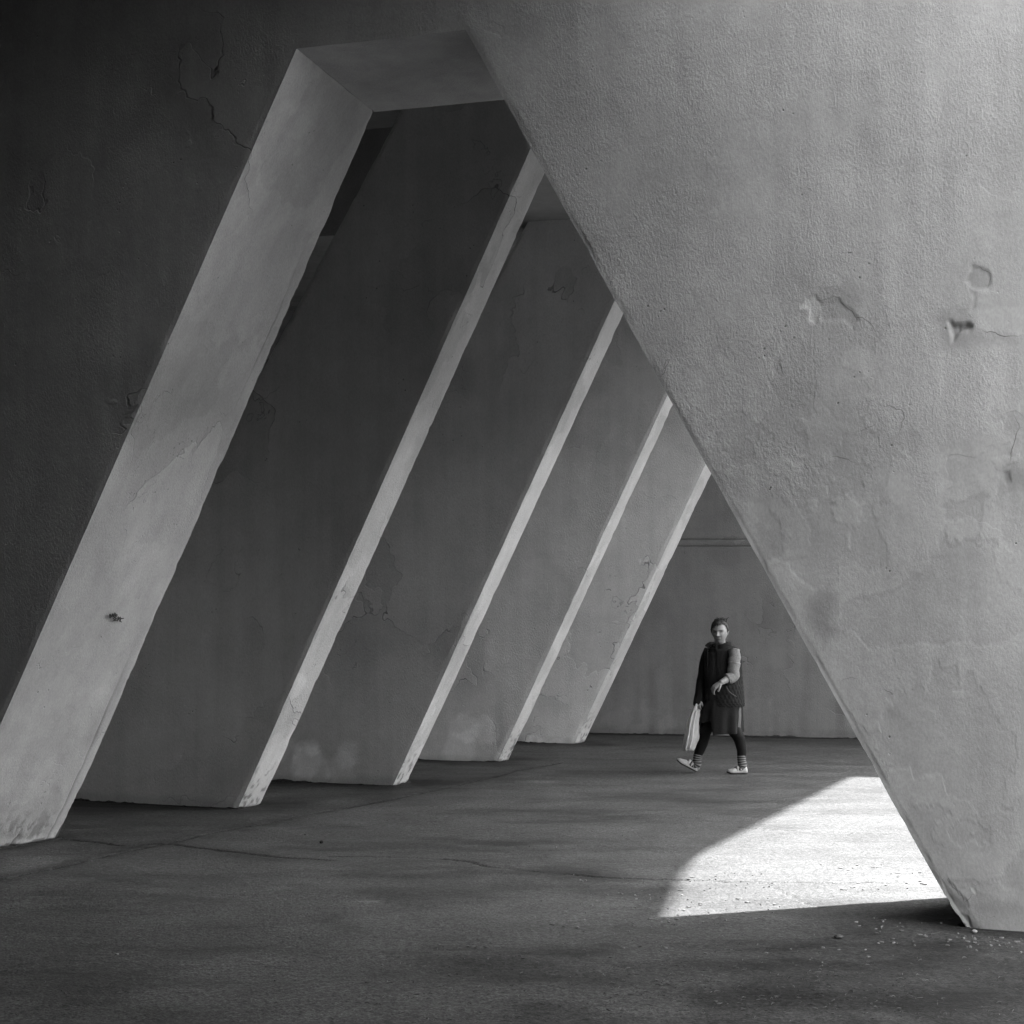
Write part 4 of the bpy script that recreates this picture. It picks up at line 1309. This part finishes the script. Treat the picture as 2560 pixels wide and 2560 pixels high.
def sock(path, radii):
    P = tube(path, radii, n=24, sub=10, caps=False)
    L = np.concatenate([[0], np.cumsum(np.linalg.norm(np.diff(P.mean(1), axis=0), axis=1))])
    band = np.repeat((.5 + .5 * np.sin(L / .0225 * 2 * np.pi))[:, None], 24, 1)
    A = Acc(); e1 = np.repeat(P[-1:].mean(1, keepdims=True), 24, 1)
    A.grid(np.concatenate([P, e1]), wrap=True, band=np.concatenate([band, band[-1:]]))
    return A.build('sock', sm, woman)


sock([mm(424, 1560, .03), mm(414, 1610, .03), mm(412, 1655, .03), mm(385, 1678, .03), mm(320, 1660, .03), mm(255, 1634, .03)],
     [.0445, .043, .046, (.040, .040), (.030, .036), (.018, .028)])
sock([mm(857, 1560, -.03), mm(860, 1610, -.03), mm(866, 1655, -.03), mm(850, 1690, -.03), mm(800, 1706, -.035), mm(750, 1722, -.038)],
     [.0445, .043, .046, (.040, .040), (.030, .036), (.016, .028)])

white = plain('white_leather', .46, .5, 40, .10, .4)
rub = plain('dark_rubber', .04, .7)


def shoe(heel, toe, upv):
    """low strapped shoe from heel to toe; the sole lies on the line heel-toe"""
    heel, toe, upv = np.array(heel), np.array(toe), np.array(upv, float)
    f = toe - heel; L = np.linalg.norm(f); f /= L
    upv -= (upv @ f) * f; upv /= np.linalg.norm(upv); sd = np.cross(f, upv)
    t = np.array([0, .03, .10, .25, .42, .58, .72, .85, .95, 1.0])
    wd = np.array([.014, .028, .036, .037, .038, .044, .048, .044, .031, .013])
    tt = np.linspace(0, 1, 40)
    w_ = np.interp(tt, t, wd)
    hgt = np.interp(tt, [0, .04, .12, .25, .36, .5, .62, .75, .9, 1.0], [.044, .066, .072, .056, .042, .044, .056, .047, .034, .015])
    spr = .010 * sstep(.75, 1.0, tt)
    a = np.linspace(-1, 1, 25)

    def P(tx, x, z): return heel + f * (tx * L)[..., None] + sd * x[..., None] + upv * z[..., None]
    TT, A_ = np.meshgrid(tt, a, indexing='ij')
    ww = np.repeat(w_[:, None], 25, 1); hh = np.repeat((hgt)[:, None], 25, 1); sp = np.repeat(spr[:, None], 25, 1)
    ang = A_ * np.pi / 2
    opening = ((TT > .10) & (TT < .52) & (np.abs(A_) < .56))
    x = ww * np.sign(np.sin(ang)) * np.abs(np.sin(ang)) ** .7
    z = .014 + sp + (hh - .006) * np.abs(np.cos(ang)) ** .55
    z = np.where((TT > .06) & (TT < .56), np.minimum(z, .014 + .048 + .03 * sstep(.22, .08, TT)), z)
    Pq = P(TT, x, z)
    acc = Acc(); q = grid_faces(40, 25, 0)
    keep = ~(opening[:-1, :-1] & opening[1:, 1:]).ravel()
    acc.V.append(Pq.reshape(-1, 3)); acc.F.append(q[keep]); acc.M.append(np.zeros(keep.sum())); acc.n = Pq[..., 0].size
    acc.grid(P(TT, x * .9, z * .96), flip=True) if False else None
    o = acc.build('shoe', white, woman)
    so = o.modifiers.new('thick', 'SOLIDIFY'); so.thickness = .003
    # two straps over the instep
    for tc in (.34, .50):
        ar = np.linspace(-1, 1, 21) * np.pi / 2
        wl = np.interp(tc, t, wd) * 1.04
        pts = P(np.full(21, tc) - .03 * np.cos(ar), wl * np.sin(ar), .036 + .046 * np.cos(ar))
        closed(Acc(), tube(pts, [(.011, .003)] * 21, n=8, sub=1, ref=upv + .01 * f, caps=False)).build('strap', white, o)
    # sole
    th_ = np.linspace(0, 2 * np.pi, 24, endpoint=False)
    tsec = np.concatenate([tt, tt[::-1]]); xs2 = np.concatenate([w_ + .003, -(w_[::-1] + .003)]); sp2 = np.concatenate([spr, spr[::-1]])
    loops = [P(tsec, xs2 * k_, sp2 + z_) for k_, z_ in ((.0, .001), (.93, .001), (1, .004), (1, .016), (.9, .017), (0, .017))]
    Acc().grid(np.stack(loops), wrap=True).build('sole', rub, o)
    return o


shoe(mm(408, 1741, .03), mm(203, 1634, .03), (0, 0, 1))
shoe(mm(917, 1744, -.025), mm(712, 1745, -.045), (0, 0, 1))

# ---------------------------------------------------------------- carrier bag in her hand
N = NT('thin_white_plastic')
nz_ = N.noise(N.pos((1, 1, .35), obj=True), 30, 4, .6)
N.t.links.new(N.grey(N.ramp(nz_, .3, .7, .62, .74)), N.b.inputs['Base Color'])
N.b.inputs['Roughness'].default_value = .38
N.bump(N.math('MULTIPLY', nz_, .003))
tl = N.node('ShaderNodeBsdfTranslucent'); tl.inputs[0].default_value = (.75, .75, .75, 1)
trn = N.node('ShaderNodeBsdfTransparent')
m1 = N.node('ShaderNodeMixShader'); m1.inputs[0].default_value = .25
m2 = N.node('ShaderNodeMixShader'); m2.inputs[0].default_value = .03
N.t.links.new(N.b.outputs[0], m1.inputs[1]); N.t.links.new(tl.outputs[0], m1.inputs[2])
N.t.links.new(m1.outputs[0], m2.inputs[1]); N.t.links.new(trn.outputs[0], m2.inputs[2])
N.t.links.new(m2.outputs[0], N.out.inputs[0])
bagM = N.m
Rm = np.array([[math.cos(RZ), -math.sin(RZ), 0], [math.sin(RZ), math.cos(RZ), 0], [0, 0, 1]])
bag0 = mm(330, 1520, -.07)
bag = empty('carrier_bag', tuple(G0 + Rm @ bag0), RZ)
tag(bag, 'thin white plastic carrier bag hanging from the woman\'s hand', 'bag')
bs = [((1745 - y) * .001 * K - bag0[2], ((l + r) / 2 - 640) * .001 * K - bag0[0], .0, (r - l) / 2 * .001 * K, d) for y, l, r, d in
      [(1110, 372, 440, .028), (1150, 345, 443, .040), (1200, 326, 436, .050), (1260, 316, 424, .052), (1310, 306, 430, .060), (1370, 296, 428, .066), (1430, 284, 412, .064), (1480, 276, 396, .055), (1512, 280, 382, .035), (1521, 300, 366, .012)]]
P, th = rings(bs, 56, 6)
pl_ = .010 * np.sin(th * 9 + 2) + .006 * np.sin(th * 17)
ax = P - P.mean(1, keepdims=True); ax /= np.linalg.norm(ax, axis=-1, keepdims=True) + 1e-6
P = P + ax * (pl_ * .55 + .016 * fbm(P * np.array([1, 1, .5]), 16, 770, 3))[..., None]
A = Acc(); e1 = np.repeat(P[-1:].mean(1, keepdims=True), 56, 1); A.grid(np.concatenate([P, e1]), wrap=True, flip=True)
A.build('bag_body', bagM, bag)
for (xa, xb, dy) in ((388, 424, -.018), (432, 424, .018)):
    p_ = [mm(xa, 1125, .0 - .07 + dy) - bag0, mm((xa + 414) / 2, 1085, -.07 + dy * .7) - bag0, mm(414, 1046, -.068) - bag0]
    closed(Acc(), tube(np.array(p_), [(.020, .006), (.016, .006), (.011, .006)], n=12, caps=False, wob=.2, seed=781)).build('handle', bagM, bag)
jar_c = mm(348, 1487, -.07)
jz = np.linspace(0, np.pi, 14)
thj, phj = np.meshgrid(np.linspace(0, 2 * np.pi, 20, endpoint=False), jz)
Dj = np.stack([np.sin(phj) * np.cos(thj) * .030, np.sin(phj) * np.sin(thj) * .028, np.cos(phj) * .026 - .003 * np.exp(-(phj / .5) ** 2) * 3], -1)
fruit = Acc().grid(Dj, wrap=True, flip=True).build('dark_fruit', plain('dark_peel', .02, .5))
fruit.location = tuple(G0 + Rm @ jar_c)
tag(fruit, 'dark round fruit showing through the bottom of the plastic carrier bag', 'fruit')

# ---------------------------------------------------------------- light
elev = math.atan(1 / np.linalg.norm(SUN_S)); az = math.atan2(-SUN_S[0], -SUN_S[1])     # az: clockwise from +Y
wd = bpy.data.worlds.new('World'); scene.world = wd; wd.use_nodes = True
nt = wd.node_tree; bg = nt.nodes['Background']
sky = nt.nodes.new('ShaderNodeTexSky'); sky.sky_type = 'NISHITA'; sky.sun_disc = False
sky.sun_elevation = elev; sky.sun_rotation = az; sky.dust_density = 1.0; sky.air_density = 2.0
bw = nt.nodes.new('ShaderNodeRGBToBW')
nt.links.new(sky.outputs[0], bw.inputs[0]); nt.links.new(bw.outputs[0], bg.inputs[0])
bg.inputs[1].default_value = .15
sl = bpy.data.lights.new('sun', 'SUN'); sl.energy = 2.0; sl.angle = math.radians(1.0); sl.color = (1, 1, 1)
so = link(bpy.data.objects.new('sun', sl))
so.rotation_euler = Vector((-SUN_S[0], -SUN_S[1], 1.0)).to_track_quat('Z', 'Y').to_euler()

# ---------------------------------------------------------------- camera
cd = bpy.data.cameras.new('camera'); cam = link(bpy.data.objects.new('camera', cd))
cd.sensor_fit = 'HORIZONTAL'; cd.sensor_width = 36; cd.lens = F / W * 36; cd.clip_end = 2000; cd.clip_start = .05
from mathutils import Matrix
cam.matrix_world = Matrix(((rt2[0], up2[0], -fw[0], 0), (rt2[1], up2[1], -fw[1], 0), (rt2[2], up2[2], -fw[2], EYE), (0, 0, 0, 1)))
scene.camera = cam
scene.view_settings.view_transform = 'Standard'; scene.view_settings.look = 'None'
scene.view_settings.gamma = 1; scene.view_settings.use_curve_mapping = False
scene.view_settings.exposure = 3.62
scene.cycles.use_denoising = True
scene.cycles.max_bounces = 8; scene.cycles.diffuse_bounces = 4
